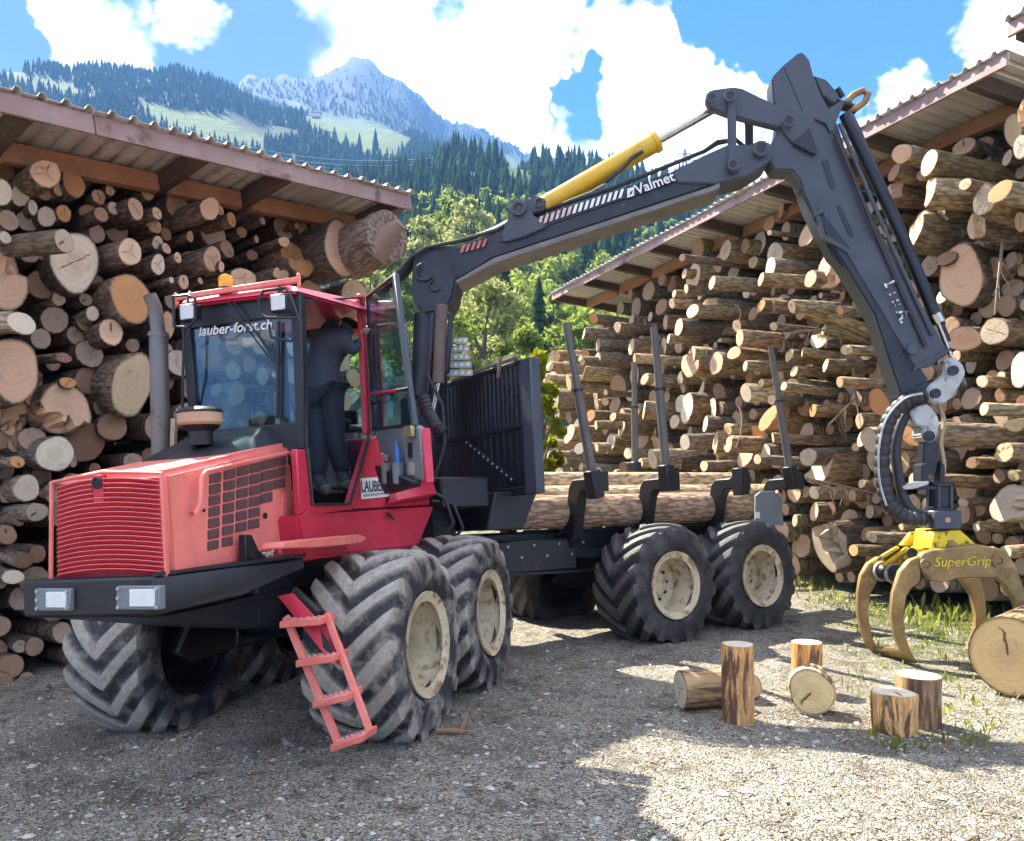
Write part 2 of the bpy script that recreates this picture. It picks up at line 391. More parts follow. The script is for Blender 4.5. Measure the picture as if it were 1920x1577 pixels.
def forest():
    R = np.random.RandomState(11); VV = []; FF = []; TT = []; off = 0
    sets = [(170, 470, 2600, 11, 18), (540, 1040, 10500, 8, 16), (1120, 1680, 6000, 8, 13)]
    for (r0, r1, N, h0, h1) in sets:
        cnt = 0; tries = 0
        while cnt < N and tries < N * 6:
            tries += 1
            a = math.atan((R.uniform(*((-200, 2050) if r0 < 500 else (-700, 1080))) - CX) / FPX); r = math.sqrt(R.uniform(r0 ** 2, r1 ** 2)) if r0 < 500 else R.uniform(r0, r1)
            if r0 < 500: r = r0 + (r1 - r0) * R.uniform() ** .8
            z = tz(a, r); p = (r * math.sin(a), r * math.cos(a), z); px, py = px_of(p)
            q = mnoise.fractal(V((p[0] * .004, p[1] * .004, 3)), .9, 2, 4)
            if meadow(px, py, q) < 1.05: continue
            if r > 1100 and py < 128 + 90 * R.uniform(): continue
            if px < 560 and r > 500 and mnoise.noise(V((p[0] * .006, p[1] * .006, 8))) > .45: continue
            h = R.uniform(h0, h1) * (1 if R.uniform() > .15 else .6)
            vv, ff, tt = CON_NEAR[R.randint(5)] if r < 200 else CON_FAR[R.randint(5)]
            th = R.uniform(0, 6.28); c, s = math.cos(th), math.sin(th); wd = R.uniform(.85, 1.3)
            w_ = np.empty_like(vv); w_[:, 0] = (vv[:, 0] * c - vv[:, 1] * s) * h * wd + p[0]; w_[:, 1] = (vv[:, 0] * s + vv[:, 1] * c) * h * wd + p[1]; w_[:, 2] = vv[:, 2] * h + z - 1
            VV.append(w_); FF.append(ff + off); off += len(vv); g_ = R.uniform(-.25, .35); TT.append(np.clip(tt * .7 + g_, 0, 1)); cnt += 1
    t = np.concatenate(TT)
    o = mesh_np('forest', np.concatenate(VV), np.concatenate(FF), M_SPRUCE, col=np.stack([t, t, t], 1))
    tag(o, 'dark spruce forest covering the hillsides behind the yard', 'forest', kind='stuff')
forest()

def spruce(px, ytop, ybase, Y, label, seed):
    b = at(px, ybase, Y); h = (ybase - ytop) / FPX * Y
    vv, ff, tt = CON_NEAR[seed % 5]
    root = empty('spruce_tree', b)
    v = vv * np.array([h * 1.15, h * 1.15, h])
    mesh_np('crown', v, ff, M_SPRUCE, root, col=np.stack([tt] * 3, 1))
    MB().tube([b - V((0, 0, 1.5)), b + V((0, 0, h * .5)), b + V((0, 0, h * .9))], [h * .018, h * .012, .02], 6).build('trunk', M_TRUNK, root)
    tag(root, label, 'tree', 'spruce trees one can pick out on the slopes')

def broad_tree(name, px, ytop, ybase, wpx, Y, label, mat, seed, n=2600, leaf=.30, group='leafy trees below the hillside'):
    R = np.random.RandomState(seed)
    b = at(px, ybase, Y); h = (ybase - ytop) / FPX * Y; wr = wpx / 2 / FPX * Y
    root = empty(name, b)
    cl = []
    nc = 34
    for i in range(nc):
        u = R.uniform(0, 1); zz = h * (.16 + .80 * u); rr = wr * (math.sin(math.pi * min(1, .22 + u * .78)) ** .7) * (R.uniform(.25, 1) ** .6)
        th = R.uniform(0, 6.283); cl.append((rr * math.cos(th), rr * math.sin(th), zz, wr * R.uniform(.20, .36), R.uniform(0, 1)))
    per = n // nc; P = []; T = []
    for (x, y, z, r_, tone) in cl:
        d = R.normal(size=(per, 3)); d /= np.linalg.norm(d, axis=1)[:, None]; q = R.uniform(.55, 1.08, per)[:, None]
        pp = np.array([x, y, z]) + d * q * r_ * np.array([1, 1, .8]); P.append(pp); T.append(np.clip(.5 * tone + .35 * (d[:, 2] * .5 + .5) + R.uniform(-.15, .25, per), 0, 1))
    P = np.concatenate(P); T = np.concatenate(T); N = len(P)
    a = R.normal(size=(N, 3)); a /= np.linalg.norm(a, axis=1)[:, None]; b2 = np.cross(a, R.normal(size=(N, 3))); b2 /= np.linalg.norm(b2, axis=1)[:, None]
    s = leaf * R.uniform(.6, 1.25, N)[:, None]
    quad = np.stack([P - a * s, P - b2 * s * .45, P + a * s, P + b2 * s * .45], 1).reshape(-1, 3)
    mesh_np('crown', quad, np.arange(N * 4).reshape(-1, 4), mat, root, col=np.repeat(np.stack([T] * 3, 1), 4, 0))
    m = MB(); m.tube([b - V((0, 0, .6)), b + V((0, 0, h * .35)), b + V((wr * .1, 0, h * .75))], [h * .03, h * .022, h * .008], 8)
    for i in range(6):
        c = cl[R.randint(nc)]; st = b + V((0, 0, h * R.uniform(.2, .5))); m.tube([st, (st + b + V(c[:3])) / 2 + V((0, 0, .2)), b + V(c[:3])], [h * .011, h * .008, h * .004], 5)
    m.build('trunk', M_TRUNK, root)
    tag(root, label, 'tree', group)
    return root
for a in [
    ('broadleaf_tree', 905, 522, 760, 200, 52, 'large sunlit pale green broadleaf tree above the black headboard', M_LEAF2, 1, 5200, .27),
    ('broadleaf_tree', 1085, 588, 780, 150, 60, 'yellow green tree behind the far end of the right log pile', M_LEAF, 2, 3600, .30),
    ('broadleaf_tree', 855, 590, 760, 120, 46, 'dark green round tree low behind the crane pillar', M_LEAF, 3, 3000, .24),
    ('broadleaf_tree', 985, 610, 780, 110, 48, 'mid green bushy tree right of the pale tree', M_LEAF, 4, 3000, .24),
    ('broadleaf_tree', 880, 374, 500, 90, 150, 'small pale round tree high beside the boom cylinder foot', M_LEAF2, 5, 1800, .6),
    ('broadleaf_tree', 838, 372, 500, 80, 160, 'rounded light green tree left of the boom cylinder foot', M_LEAF, 6, 1800, .6),
    ('broadleaf_tree', 790, 402, 560, 100, 120, 'light green tree by the shed roof tip', M_LEAF2, 7, 2200, .5),
    ('broadleaf_tree', 740, 470, 620, 90, 100, 'mid green tree between the left log pile and boom', M_LEAF, 8, 2200, .45),
    ('broadleaf_tree', 690, 492, 640, 90, 90, 'pale tree showing just above the cab roof', M_LEAF2, 9, 2200, .4),
    ('broadleaf_tree', 930, 440, 560, 80, 170, 'dark round tree under the middle of the boom', M_LEAF, 10, 1600, .6),
    ('broadleaf_tree', 1040, 545, 700, 70, 85, 'narrow blue green tree left of the middle roof tip', M_LEAF, 12, 1800, .38),
]: broad_tree(*a)
broad_tree('leafy_shrub', 1012, 655, 980, 90, 17, 'bright yellow green shrub poking out behind the headboard', M_LEAF3, 14, 2600, .10, None)
for a in [(945, 470, 690, 95, 'tall dark spruce under the boom behind the pale tree', 1), (1010, 515, 720, 80, 'slim blue green spruce in front of the hillside', 2),
          (627, 236, 268, 760, 'lone spruce on the hazy meadow, first of three', 3), (674, 248, 286, 720, 'lone spruce on the hazy meadow, middle of three', 4), (704, 240, 284, 730, 'lone spruce on the hazy meadow, last of three', 0),
          (385, 206, 240, 800, 'round topped spruce on the bright meadow above the left roof', 1), (840, 262, 350, 385, 'tall spruce on the forest edge above the boom foot', 2),
          (930, 258, 345, 395, 'spruce standing above the small bright clearing', 3), (1010, 290, 350, 385, 'spruce on the ridge left of the yellow cylinder', 4), (770, 330, 440, 250, 'spruce above the tip of the left roof', 0), (955, 345, 440, 270, 'broad spruce below the bright clearing', 1)]:
    spruce(*a)

# mixed broadleaf woodland on the lower slope: one mass
def woodland():
    R = np.random.RandomState(77); Q = []; T = []
    for _ in range(230):
        a = math.atan((R.uniform(640, 1420) - CX) / FPX); r = R.uniform(95, 300); z = tz(a, r); h = R.uniform(6, 12); w_ = h * R.uniform(.35, .5); tone = R.uniform(0, .9)
        for c in range(9):
            cx, cy, cz = R.normal(size=3) * np.array([w_ * .4, w_ * .4, h * .2]) + np.array([r * math.sin(a), r * math.cos(a), z + h * .55]); k = 55
            d = R.normal(size=(k, 3)); d /= np.linalg.norm(d, axis=1)[:, None]; P = np.array([cx, cy, cz]) + d * w_ * .42 * R.uniform(.6, 1.1, k)[:, None]
            u = R.normal(size=(k, 3)); u /= np.linalg.norm(u, axis=1)[:, None]; v = np.cross(u, R.normal(size=(k, 3))); v /= np.linalg.norm(v, axis=1)[:, None]; s = .0042 * r * R.uniform(.6, 1.3, k)[:, None]
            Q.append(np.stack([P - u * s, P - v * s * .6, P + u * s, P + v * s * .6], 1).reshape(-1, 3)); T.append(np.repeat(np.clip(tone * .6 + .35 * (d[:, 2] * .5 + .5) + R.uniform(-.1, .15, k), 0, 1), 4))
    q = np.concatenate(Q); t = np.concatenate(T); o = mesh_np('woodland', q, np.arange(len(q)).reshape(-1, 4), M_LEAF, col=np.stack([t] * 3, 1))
    tag(o, 'mixed leafy woodland on the lower slope under the boom', 'woodland', kind='stuff')
woodland()
# small hay hut and pylons
def hut(px, py, Y):
    b = at(px, py, Y); r = empty('hay_hut', b); s = Y / FPX * .55
    MB().box(lambda x, y, z: b + V((x, y, z)), -15 * s, 15 * s, 0, 20 * s, -4 * s, 11 * s).build('wall', pbr('hut_wall', (.5, .47, .42)), r)
    MB().prism([b + V((-18 * s, -2 * s, 10 * s)), b + V((18 * s, -2 * s, 10 * s)), b + V((0, -2 * s, 20 * s))], (0, 24 * s, 0)).build('roof', pbr('hut_roof', (.42, .40, .38)), r)
    tag(r, 'tiny pale hut on the meadow far up the slope', 'hut')
hut(592, 216, 830)
M_STEEL = pbr('grey_steel', (.22, .23, .24), (.3, .31, .32), 4, .5, metal=.6)
def pylon(px, ytop, ybase, Y, label):
    b = at(px, ybase, Y); h = (ybase - ytop) / FPX * Y; r = empty('power_pylon', b)
    m = MB(); t = b + V((0, 0, h)); w = h * .10
    for sx, sy in ((-1, -1), (1, -1), (1, 1), (-1, 1)): m.bar(b + V((sx * w, sy * w, -2)), t + V((sx * w * .15, sy * w * .15, 0)), h * .02, h * .02)
    for k in range(7):
        z0, z1 = h * k / 7, h * (k + 1) / 7; w0, w1 = w * (1 - .85 * k / 7), w * (1 - .85 * (k + 1) / 7)
        m.bar(b + V((-w0, -w0, z0)), b + V((w1, -w1, z1)), h * .012, h * .012); m.bar(b + V((w0, -w0, z0)), b + V((-w1, -w1, z1)), h * .012, h * .012)
    m.build('lattice_tower', M_STEEL, r)
    for z, l in ((.72, .28), (.88, .2)): MB().bar(b + V((-h * l, 0, h * z)), b + V((h * l, 0, h * z)), h * .025, h * .025).build('cross_arm', M_STEEL, r)
    tag(r, label, 'pylon'); return r
pylon(1284, 280, 352, 350, 'grey lattice power pylon on the ridge under the crane elbow')
# power lines over the slope
for i, (y0, y1) in enumerate([(238, 290), (246, 300), (254, 308), (262, 316)]):
    p, q = at(340, y0, 480), at(860, y1, 440)
    pts = [p.lerp(q, t) - V((0, 0, 10 * 4 * t * (1 - t))) for t in np.linspace(0, 1, 16)]
    o = MB().tube(pts, .10, 4).build('power_cable', pbr('cable_alu_%d' % i, (.6, .6, .6), rough=.4), None)
    tag(o, ['uppermost', 'second', 'third', 'lowest'][i] + ' pale power cable crossing the hazy slope', 'cable', 'power cables over the slope')

# low cloud lying on the mountain: sky stays outside the haze box
def haze():
    m = bpy.data.materials.new('haze'); m.use_nodes = True; g = NT(m.node_tree)
    pv = g.add('ShaderNodeVolumePrincipled'); pv.inputs['Color'].default_value = (.17, .40, .95, 1); pv.inputs['Density'].default_value = HAZE; pv.inputs['Anisotropy'].default_value = .1
    g.add('ShaderNodeOutputMaterial', ins={'Volume': pv.outputs[0]})
    x0, x1, y0, y1, z0, z1 = -5200, 5200, -5200, 5200, -60, 1010
    o = MB().box(lambda x, y, z: V((x, y, z)), x0, x1, y0, y1, z0, z1).build('haze', m, smooth=0); o['kind'] = 'stuff'
    tag(o, 'blue haze in the valley air', 'haze'); return o
HAZE = .00026
haze()
# ---------------------------------------------------------------- sheds
M_FASCIA = pbr('fascia_wood', (.30, .19, .165), (.38, .26, .23), 3, .75, bump=.3, bscale=20, dirt=(.13, .075, .06), dscale=2.5, stretch=(1, 1, 1))
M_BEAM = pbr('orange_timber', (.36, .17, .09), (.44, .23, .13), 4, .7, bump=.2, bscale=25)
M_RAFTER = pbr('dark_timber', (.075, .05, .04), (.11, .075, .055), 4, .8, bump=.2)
M_SHEET = pbr('corrugated_sheet', (.58, .56, .53), (.70, .69, .66), 1.2, .5, dirt=(.32, .27, .22), dscale=2.2, dth=(.55, .75))
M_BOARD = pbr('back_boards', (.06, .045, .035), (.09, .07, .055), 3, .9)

def shed(P0, P1, inward, depth, fall, label, rafters, beam_back, seglen=.95, rib=.19, fh=.19, posts=()):
    """open-fronted pole shed: eave from P0 to P1, roof running back along inward and falling"""
    P0, P1 = V(P0), V(P1); d = (P1 - P0); Ln = d.length; d.normalize(); n = V(inward).normalized()
    dn = V((n.x, n.y, -fall)).normalized(); up = d.cross(dn).normalized()
    if up.z < 0: up = -up
    base = (P0 + P1) / 2; base.z = 0
    r = empty('timber_shed', base)
    # fascia in board lengths
    k = max(1, round(Ln / 4.0))
    for i in range(k):
        a, b = P0 + d * (Ln * i / k + .004), P0 + d * (Ln * (i + 1) / k - .004)
        MB().box8([a - up * fh, b - up * fh, b + n * .04 - up * fh, a + n * .04 - up * fh, a, b, b + n * .04, a + n * .04]).build('fascia_board', M_FASCIA, r, bevel=.006)
    # corrugated sheets
    ns = max(1, round(Ln / seglen)); w = Ln / ns
    for i in range(ns):
        xs = []; x = 0; nr = max(2, round(w / rib)); st = w / nr
        for j in range(nr):
            b0 = j * st
            xs += [(b0, 0), (b0 + st * .55, 0), (b0 + st * .68, .045), (b0 + st * .87, .045)]
        xs.append((w, 0))
        o0 = P0 + d * (w * i) - n * .07 + up * (.012 + .004 * (i % 2)); jit = random.uniform(-.03, .03)
        vs = []
        for (xx, h) in xs: vs.append(o0 + d * xx + up * h - n * jit)
        for (xx, h) in xs: vs.append(o0 + d * xx + up * h + dn * depth)
        m_ = len(xs); fs = [(q, q + 1, q + 1 + m_, q + m_) for q in range(m_ - 1)]
        # thickness
        vs2 = [p - up * .004 for p in vs]; t = len(vs)
        fs += [tuple(reversed([a + t for a in q])) for q in fs[:]] + [(q, q + t, q + 1 + t, q + 1) for q in range(m_ - 1)]
        MB().add(vs + vs2, fs).build('roof_sheet', M_SHEET, r, smooth=0)
    for s in rafters:
        a = P0 + d * s + n * .05; b = a + dn * (depth - .1)
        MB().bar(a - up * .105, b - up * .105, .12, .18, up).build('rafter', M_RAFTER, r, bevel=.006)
    cuts = [0] + list(rafters) + [Ln]
    for i in range(len(cuts) - 1):
        a, b = P0 + d * (cuts[i] + .065) + dn * beam_back, P0 + d * (cuts[i + 1] - .065) + dn * beam_back
        if (b - a).length < .2: continue
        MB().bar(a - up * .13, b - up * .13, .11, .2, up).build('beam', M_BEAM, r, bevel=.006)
    for s in posts:
        a = P0 + d * s + dn * (depth - .4) - up * .2
        MB().bar(V((a.x, a.y, -.3)), a, .18, .18, d).build('post', M_RAFTER, r, bevel=.008)
    nb = 10
    for i in range(nb):       # wide boards at the back
        a = P0 + dn * (depth - .15) + d * (Ln * i / nb + .01); b = P0 + dn * (depth - .15) + d * (Ln * (i + 1) / nb - .01)
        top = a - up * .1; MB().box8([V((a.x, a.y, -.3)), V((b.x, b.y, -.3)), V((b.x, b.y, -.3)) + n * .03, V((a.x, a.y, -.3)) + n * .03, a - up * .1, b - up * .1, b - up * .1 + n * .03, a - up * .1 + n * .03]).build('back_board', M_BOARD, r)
    tag(r, label, 'shed'); return r
# left-hand shed
LD = V((.645, .764, 0)); LN = V((-.764, .645, 0))             # along the eave, inward
LE1 = at(771, 367, 10.4); LE0 = at(0, 169, 6.8); dd = (LE1 - LE0).normalized(); LE0 = LE0 - dd * 3.2
_L = (LE1 - LE0).length
shed(LE0, LE1, LN, 5.2, .10, 'open timber shed with corrugated roof over the pile behind the cab', [3.2 + .2, 5.05, 6.05, _L - .16], .92, posts=(.5, 4., _L - .4))
# right-hand sheds
RD = V((-.342, .94, 0)); RN = V((.94, .342, 0))
RE0 = V((5.58, 9.0, 6.62)); RE1 = at(1035, 552, 21.4)
rd = (RE1 - RE0).normalized(); _R = (RE1 - RE0).length
shed(RE0, RE1, RN, 5.6, .10, 'long timber shed with corrugated roof over the log pile behind the grapple', [.5, 2.2, 3.0, 4.3, 6.2, 8.0, 9.6, 11.2, _R - .12], 1.0, fh=.17, posts=(.5, 4, 8, _R - .4))
Q0 = at(1889, 44, 8.1)
shed(Q0 - rd * 3.5, Q0, RN, 4., .1, 'higher roof corner of the next shed cut by the picture edge', [2.6, 3.38], .9, fh=.15)
# ---------------------------------------------------------------- logs
def bark_mat():
    m = bpy.data.materials.new('bark'); m.use_nodes = True; g = NT(m.node_tree)
    co = g.add('ShaderNodeTexCoord').outputs['Object']; oi = g.add('ShaderNodeObjectInfo')
    sh = g.add('ShaderNodeVectorMath', operation='ADD', ins={0: co}); g.l.new(g.math('MULTIPLY', oi.outputs['Random'], 40), sh.inputs[1])
    st = g.add('ShaderNodeMapping', ins={'Vector': sh.outputs[0], 'Scale': (1, 1, .28)}).outputs[0]
    vo = g.add('ShaderNodeTexVoronoi', ins={'Vector': st, 'Scale': 26}); n = g.noise(st, 14, 6, .65, .3); big = g.noise(sh.outputs[0], 2.2, 5, .6)
    c = g.mix(n, (.45, .42, .40), (1.5, 1.45, 1.4)); c = g.mix(1., oi.outputs['Color'], c, 'MULTIPLY')
    c = g.mix(g.math('MULTIPLY', g.sm(vo.outputs['Distance'], .35, .7), .55), c, (.03, .022, .018))
    c = g.mix(g.math('MULTIPLY', g.sm(big, .60, .70), .75), c, (.40, .27, .16))          # rubbed patches without bark
    c = g.mix(g.math('MULTIPLY', g.sm(big, .36, .28), .4), c, (.10, .13, .05))           # lichen
    h = g.math('ADD', g.math('MULTIPLY', vo.outputs['Distance'], -.7), n)
    bp = g.add('ShaderNodeBump', ins={'Height': h, 'Strength': .9, 'Distance': .03})
    b = g.add('ShaderNodeBsdfPrincipled', ins={'Base Color': c, 'Roughness': .9, 'Normal': bp.outputs[0], 'Specular IOR Level': .2})
    g.add('ShaderNodeOutputMaterial', ins={'Surface': b.outputs[0]}); return m
def end_mat():
    m = bpy.data.materials.new('cut_wood'); m.use_nodes = True; g = NT(m.node_tree)
    co = g.add('ShaderNodeTexCoord').outputs['Object']; oi = g.add('ShaderNodeObjectInfo')
    n = g.noise(co, 5, 5, .6); wob = g.noise(co, 9, 3, .5)
    sx = g.add('ShaderNodeSeparateXYZ', ins={0: co})
    r = g.math('SQRT', g.math('ADD', g.math('POWER', sx.outputs[0], 2.), g.math('POWER', sx.outputs[1], 2.)))
    rr = g.math('ADD', r, g.math('MULTIPLY', wob, .035))
    ring = g.sm(g.math('SINE', g.math('MULTIPLY', rr, 330.)), -.5, 1.); ring2 = g.sm(g.math('SINE', g.math('MULTIPLY', rr, 95.)), -.3, 1.)
    rim = g.add('ShaderNodeSeparateColor', ins={0: g.add('ShaderNodeAttribute', attribute_name='tone').outputs['Color']})
    e = rim.outputs[0]                                                # 0 at the pith, 1 at the bark
    c = oi.outputs['Color']
    c = g.mix(g.math('MULTIPLY', ring, .12), c, (.30, .17, .08)); c = g.mix(g.math('MULTIPLY', ring2, .10), c, (.36, .20, .09))
    c = g.mix(g.math('MULTIPLY', g.sm(e, .62, .05), g.math('MULTIPLY', oi.outputs['Random'], .45)), c, (.46, .25, .13))      # heartwood
    # sawn lines and stains
    rot = g.add('ShaderNodeVectorRotate', rotation_type='Z_AXIS', ins={'Vector': co}); g.l.new(g.math('MULTIPLY', oi.outputs['Random'], 25.), rot.inputs['Angle'])
    ss = g.add('ShaderNodeMapping', ins={'Vector': rot.outputs[0], 'Scale': (60, 3, 3)}).outputs[0]
    saw = g.noise(ss, 1., 3, .6); c = g.mix(g.math('MULTIPLY', g.sm(saw, .5, .75), .22), c, (.28, .17, .10))
    st = g.add('ShaderNodeMapping', ins={'Vector': rot.outputs[0], 'Location': (5, 3, 1)}).outputs[0]
    stain = g.noise(st, 3.2, 6, .65, .5); c = g.mix(g.math('MULTIPLY', g.sm(stain, .55, .75), .55), c, (.24, .155, .10))
    c = g.mix(g.math('MULTIPLY', g.sm(e, .90, 1.), .5), c, (.24, .13, .07))
    # radial drying cracks
    sx2 = g.add('ShaderNodeSeparateXYZ', ins={0: rot.outputs[0]})
    ang = g.math('ADD', g.math('ARCTAN2', sx2.outputs[1], sx2.outputs[0]), g.math('MULTIPLY', g.math('SUBTRACT', g.noise(rot.outputs[0], 6, 3), .5), .7))
    cr = g.math('ABSOLUTE', g.math('SINE', g.math('MULTIPLY', ang, g.math('ADD', .5, g.math('MULTIPLY', g.math('FLOOR', g.math('MULTIPLY', g.math('FRACT', g.math('MULTIPLY', oi.outputs['Random'], 17.)), 3.)), .5)))))
    w_ = g.math('MULTIPLY', cr, g.math('MAXIMUM', r, .02))
    crack = g.math('MULTIPLY', g.sm(w_, .006, .002), g.math('MULTIPLY', g.sm(e, .85, .6), g.sm(oi.outputs['Random'], .70, .72)))
    c = g.mix(g.math('MULTIPLY', crack, .85), c, (.07, .035, .02))
    h = g.math('SUBTRACT', g.math('ADD', saw, g.math('MULTIPLY', ring, .3)), g.math('MULTIPLY', crack, 3.))
    bp = g.add('ShaderNodeBump', ins={'Height': h, 'Strength': .5, 'Distance': .01})
    b = g.add('ShaderNodeBsdfPrincipled', ins={'Base Color': c, 'Roughness': .8, 'Normal': bp.outputs[0], 'Specular IOR Level': .25})
    g.add('ShaderNodeOutputMaterial', ins={'Surface': b.outputs[0]}); return m
M_BARK, M_END = bark_mat(), end_mat()

def log_geo(ra, rb, L, R, seg=20, rings=7, shear=(0, 0), taper=.94, knots=0, lump=.05, notch=False):
    """log along +z, cut face at z=0; returns bark and cut-end geometry"""
    ph = [R.uniform(0, 6.28) for _ in range(4)]; am = [R.uniform(.3, 1) * lump for _ in range(4)]
    def rad_(th, z): return 1 + am[0] * math.sin(2 * th + ph[0]) * .7 + am[1] * math.sin(3 * th + ph[1] + z) * .6 + am[2] * math.sin(5 * th + ph[2] + 2 * z) * .35
    bend = R.uniform(-.04, .04) * L
    nphi, ncut, ndep = R.uniform(0, 6.28), R.uniform(-.1, .45), R.uniform(.25, .7) * rb
    def step(x, y):
        if not notch: return 0.
        d = x / ra * math.cos(nphi) + y / rb * math.sin(nphi) - ncut + .10 * math.sin(9 * x / ra + 5 * y / rb)
        return ndep * (1 if d > 0 else 0) * (1 + .25 * math.sin(14 * x / ra))
    vs = []; fs = []
    zs = [0] + [L * (i / (rings - 1)) ** 1.15 for i in range(1, rings)]
    def pt(th, z, k=1., dz=0.):
        q = rad_(th, z / L * 3) * k * (1 - (1 - taper) * z / L) ; x, y = ra * q * math.cos(th), rb * q * math.sin(th)
        sh = max(0., 1 - z / max(ra, rb) * 1.2)
        return (x + bend * (z / L) ** 2, y, z + (shear[0] * x + shear[1] * y) * sh + step(x, y) * sh + dz)
    ths = [2 * math.pi * k / seg for k in range(seg)]
    vs += [pt(t, 0, .945, -.001) for t in ths]                   # bark annulus
    for z in zs: vs += [pt(t, z, 1 + R.uniform(-.012, .012)) for t in ths]
    for i in range(rings):
        for k in range(seg): fs.append((i * seg + k, i * seg + (k + 1) % seg, (i + 1) * seg + (k + 1) % seg, (i + 1) * seg + k))
    fs.append(tuple(rings * seg + k for k in range(seg)))
    for _ in range(knots):                                       # cut branch stubs
        th, z = R.uniform(0, 6.28), R.uniform(.15, .8) * L; c = V(pt(th, z, .93)); o = V((math.cos(th), math.sin(th), .25)); kr = R.uniform(.10, .2) * rb; kl = R.uniform(.18, .45) * rb
        u = o.orthogonal().normalized(); q = o.cross(u).normalized(); b = len(vs)
        for (s_, f_) in ((0, 1.25), (kl, 1.)):
            for k in range(6): a = k * math.pi / 3; vs.append(tuple(c + o * s_ + (u * math.cos(a) + q * math.sin(a)) * kr * f_))
        for k in range(6): fs.append((b + k, b + (k + 1) % 6, b + 6 + (k + 1) % 6, b + 6 + k))
        fs.append(tuple(b + 6 + k for k in range(6)))
    ev = [(ra * R.uniform(-.1, .1), rb * R.uniform(-.1, .1), -.003)]; et = [0.]
    ev[0] = (ev[0][0], ev[0][1], -.003 + shear[0] * ev[0][0] + shear[1] * ev[0][1] + step(ev[0][0], ev[0][1])); ef = []
    for q in (.25, .5, .75, .955):
        for t in ths:
            p = pt(t, 0, q, -.004 + (R.uniform(-.0012, .0012) if q < .9 else .001)); ev.append(p); et.append(q / .955)
    for k in range(seg):
        ef.append((0, 1 + (k + 1) % seg, 1 + k))
        for j in range(3): a = 1 + j * seg; ef += [(a + k, a + (k + 1) % seg, a + seg + (k + 1) % seg), (a + k, a + seg + (k + 1) % seg, a + seg + k)]
    return vs, fs, ev, ef, et
def ori(axis, roll=0.):
    z = V(axis).normalized(); x = V((0, 0, 1)).cross(z); x.normalize(); y = z.cross(x)
    return Matrix((x, y, z)).transposed().to_4x4() @ Matrix.Rotation(roll, 4, 'Z')
def make_log(name, pos, axis, ra, rb, L, barkc, endc, R, roll=0., **kw):
    vs, fs, ev, ef, et = log_geo(ra, rb, L, R, **kw)
    me = bpy.data.meshes.new(name); me.from_pydata(vs, [], fs); me.polygons.foreach_set('use_smooth', [len(p.vertices) == 4 for p in me.polygons]); me.materials.append(M_BARK)
    me.set_sharp_from_angle(angle=rad(60))
    o = bpy.data.objects.new(name, me); COL.objects.link(o); o.matrix_world = Matrix.Translation(pos) @ ori(axis, roll); o.color = (*barkc, 1)
    e = bpy.data.meshes.new('cut_end'); e.from_pydata(ev, [], [f[::-1] for f in ef]); e.materials.append(M_END)
    a = e.color_attributes.new('tone', 'FLOAT_COLOR', 'POINT'); a.data.foreach_set('color', [x for t in et for x in (t, t, t, 1)])
    c = bpy.data.objects.new('cut_end', e); COL.objects.link(c); c.parent = o; c.color = (*endc, 1)
    return o
TONES = {'p': ('pale', (.72, .52, .32)), 'k': ('pinkish', (.70, .44, .27)), 'o': ('orange brown', (.54, .26, .10)), 'w': ('whitish', (.74, .61, .43)), 'g': ('greyed', (.54, .45, .32)),
         'b': ('brown', (.30, .17, .10)), 'y': ('yellowish', (.62, .47, .25))}
CROPS = {'1': (0, 260, .2156), '2': (0, 560, .2156), '3': (0, 820, .2029), '4': (300, 330, .2396), '5': (1000, 560, .2283), '6': (1220, 360, .2156), '7': (1220, 600, .2536), '8': (1600, 190, .2726), '9': (1500, 800, .21875), 'a': (1580, 560, .2156)}
# cut ends as seen: crop, x, y, half width, half height, tone
LEFT = '''1 400 300 110 125 k|1 515 445 45 55 p|1 640 390 90 130 o|1 175 500 70 95 w|1 285 600 35 70 w|1 405 680 70 85 g|1 555 650 60 80 o|1 865 500 55 75 k|1 880 660 50 70 b|1 960 450 42 47 k|1 990 605 45 62 p|1 1180 610 75 95 k|1 1290 455 50 80 k|1 1365 650 40 55 k|1 1345 760 55 65 k|1 1445 830 45 60 b|1 1370 905 42 60 p|1 1445 955 40 50 k|1 1545 1035 30 50 k|1 1130 985 95 120 p|1 1375 1095 65 90 w|1 650 1070 205 265 w|1 50 1230 195 270 k|1 510 850 45 50 b|1 45 860 45 55 g|1 510 1395 50 62 p|1 745 1400 50 60 g|1 1490 1230 20 25 p|1 1140 1390 165 210 o|1 200 1300 60 60 b
2 965 290 90 125 k|2 805 130 50 70 w|2 50 200 80 110 w|2 110 620 215 275 k|2 555 515 65 45 b|2 320 700 60 90 b|2 590 730 65 50 o|2 1150 750 175 290 p|2 570 960 200 220 k|2 130 1020 125 170 k|2 740 1240 180 180 b|2 480 1350 140 160 w|2 150 1420 52 55 o|2 640 1410 38 60 g|2 1460 230 70 120 k
3 245 470 100 130 g|3 400 520 45 40 b|3 340 690 100 85 g|3 220 1140 80 75 b|3 345 1080 70 85 b|3 120 1290 90 70 g|3 60 900 80 90 b
4 390 255 65 90 k|4 470 270 25 40 k|4 560 340 40 60 o|4 805 350 22 32 p|4 1070 390 18 25 p|4 235 475 32 42 k|4 145 630 27 48 k|4 410 650 65 95 k|4 480 710 25 45 k|4 525 570 60 70 b|4 755 495 20 30 k|4 875 560 28 35 p|4 970 515 35 45 k|4 1085 640 110 160 o|4 1300 495 18 28 p|4 1410 570 145 235 k|4 185 830 40 58 k|4 90 815 18 25 p|4 315 820 22 28 p|4 650 800 90 80 k|4 910 755 25 40 k|4 960 785 45 50 p|4 840 820 40 25 k|4 60 1130 55 60 k|4 90 1220 50 60 k|4 640 440 40 40 b|4 720 620 45 40 b'''
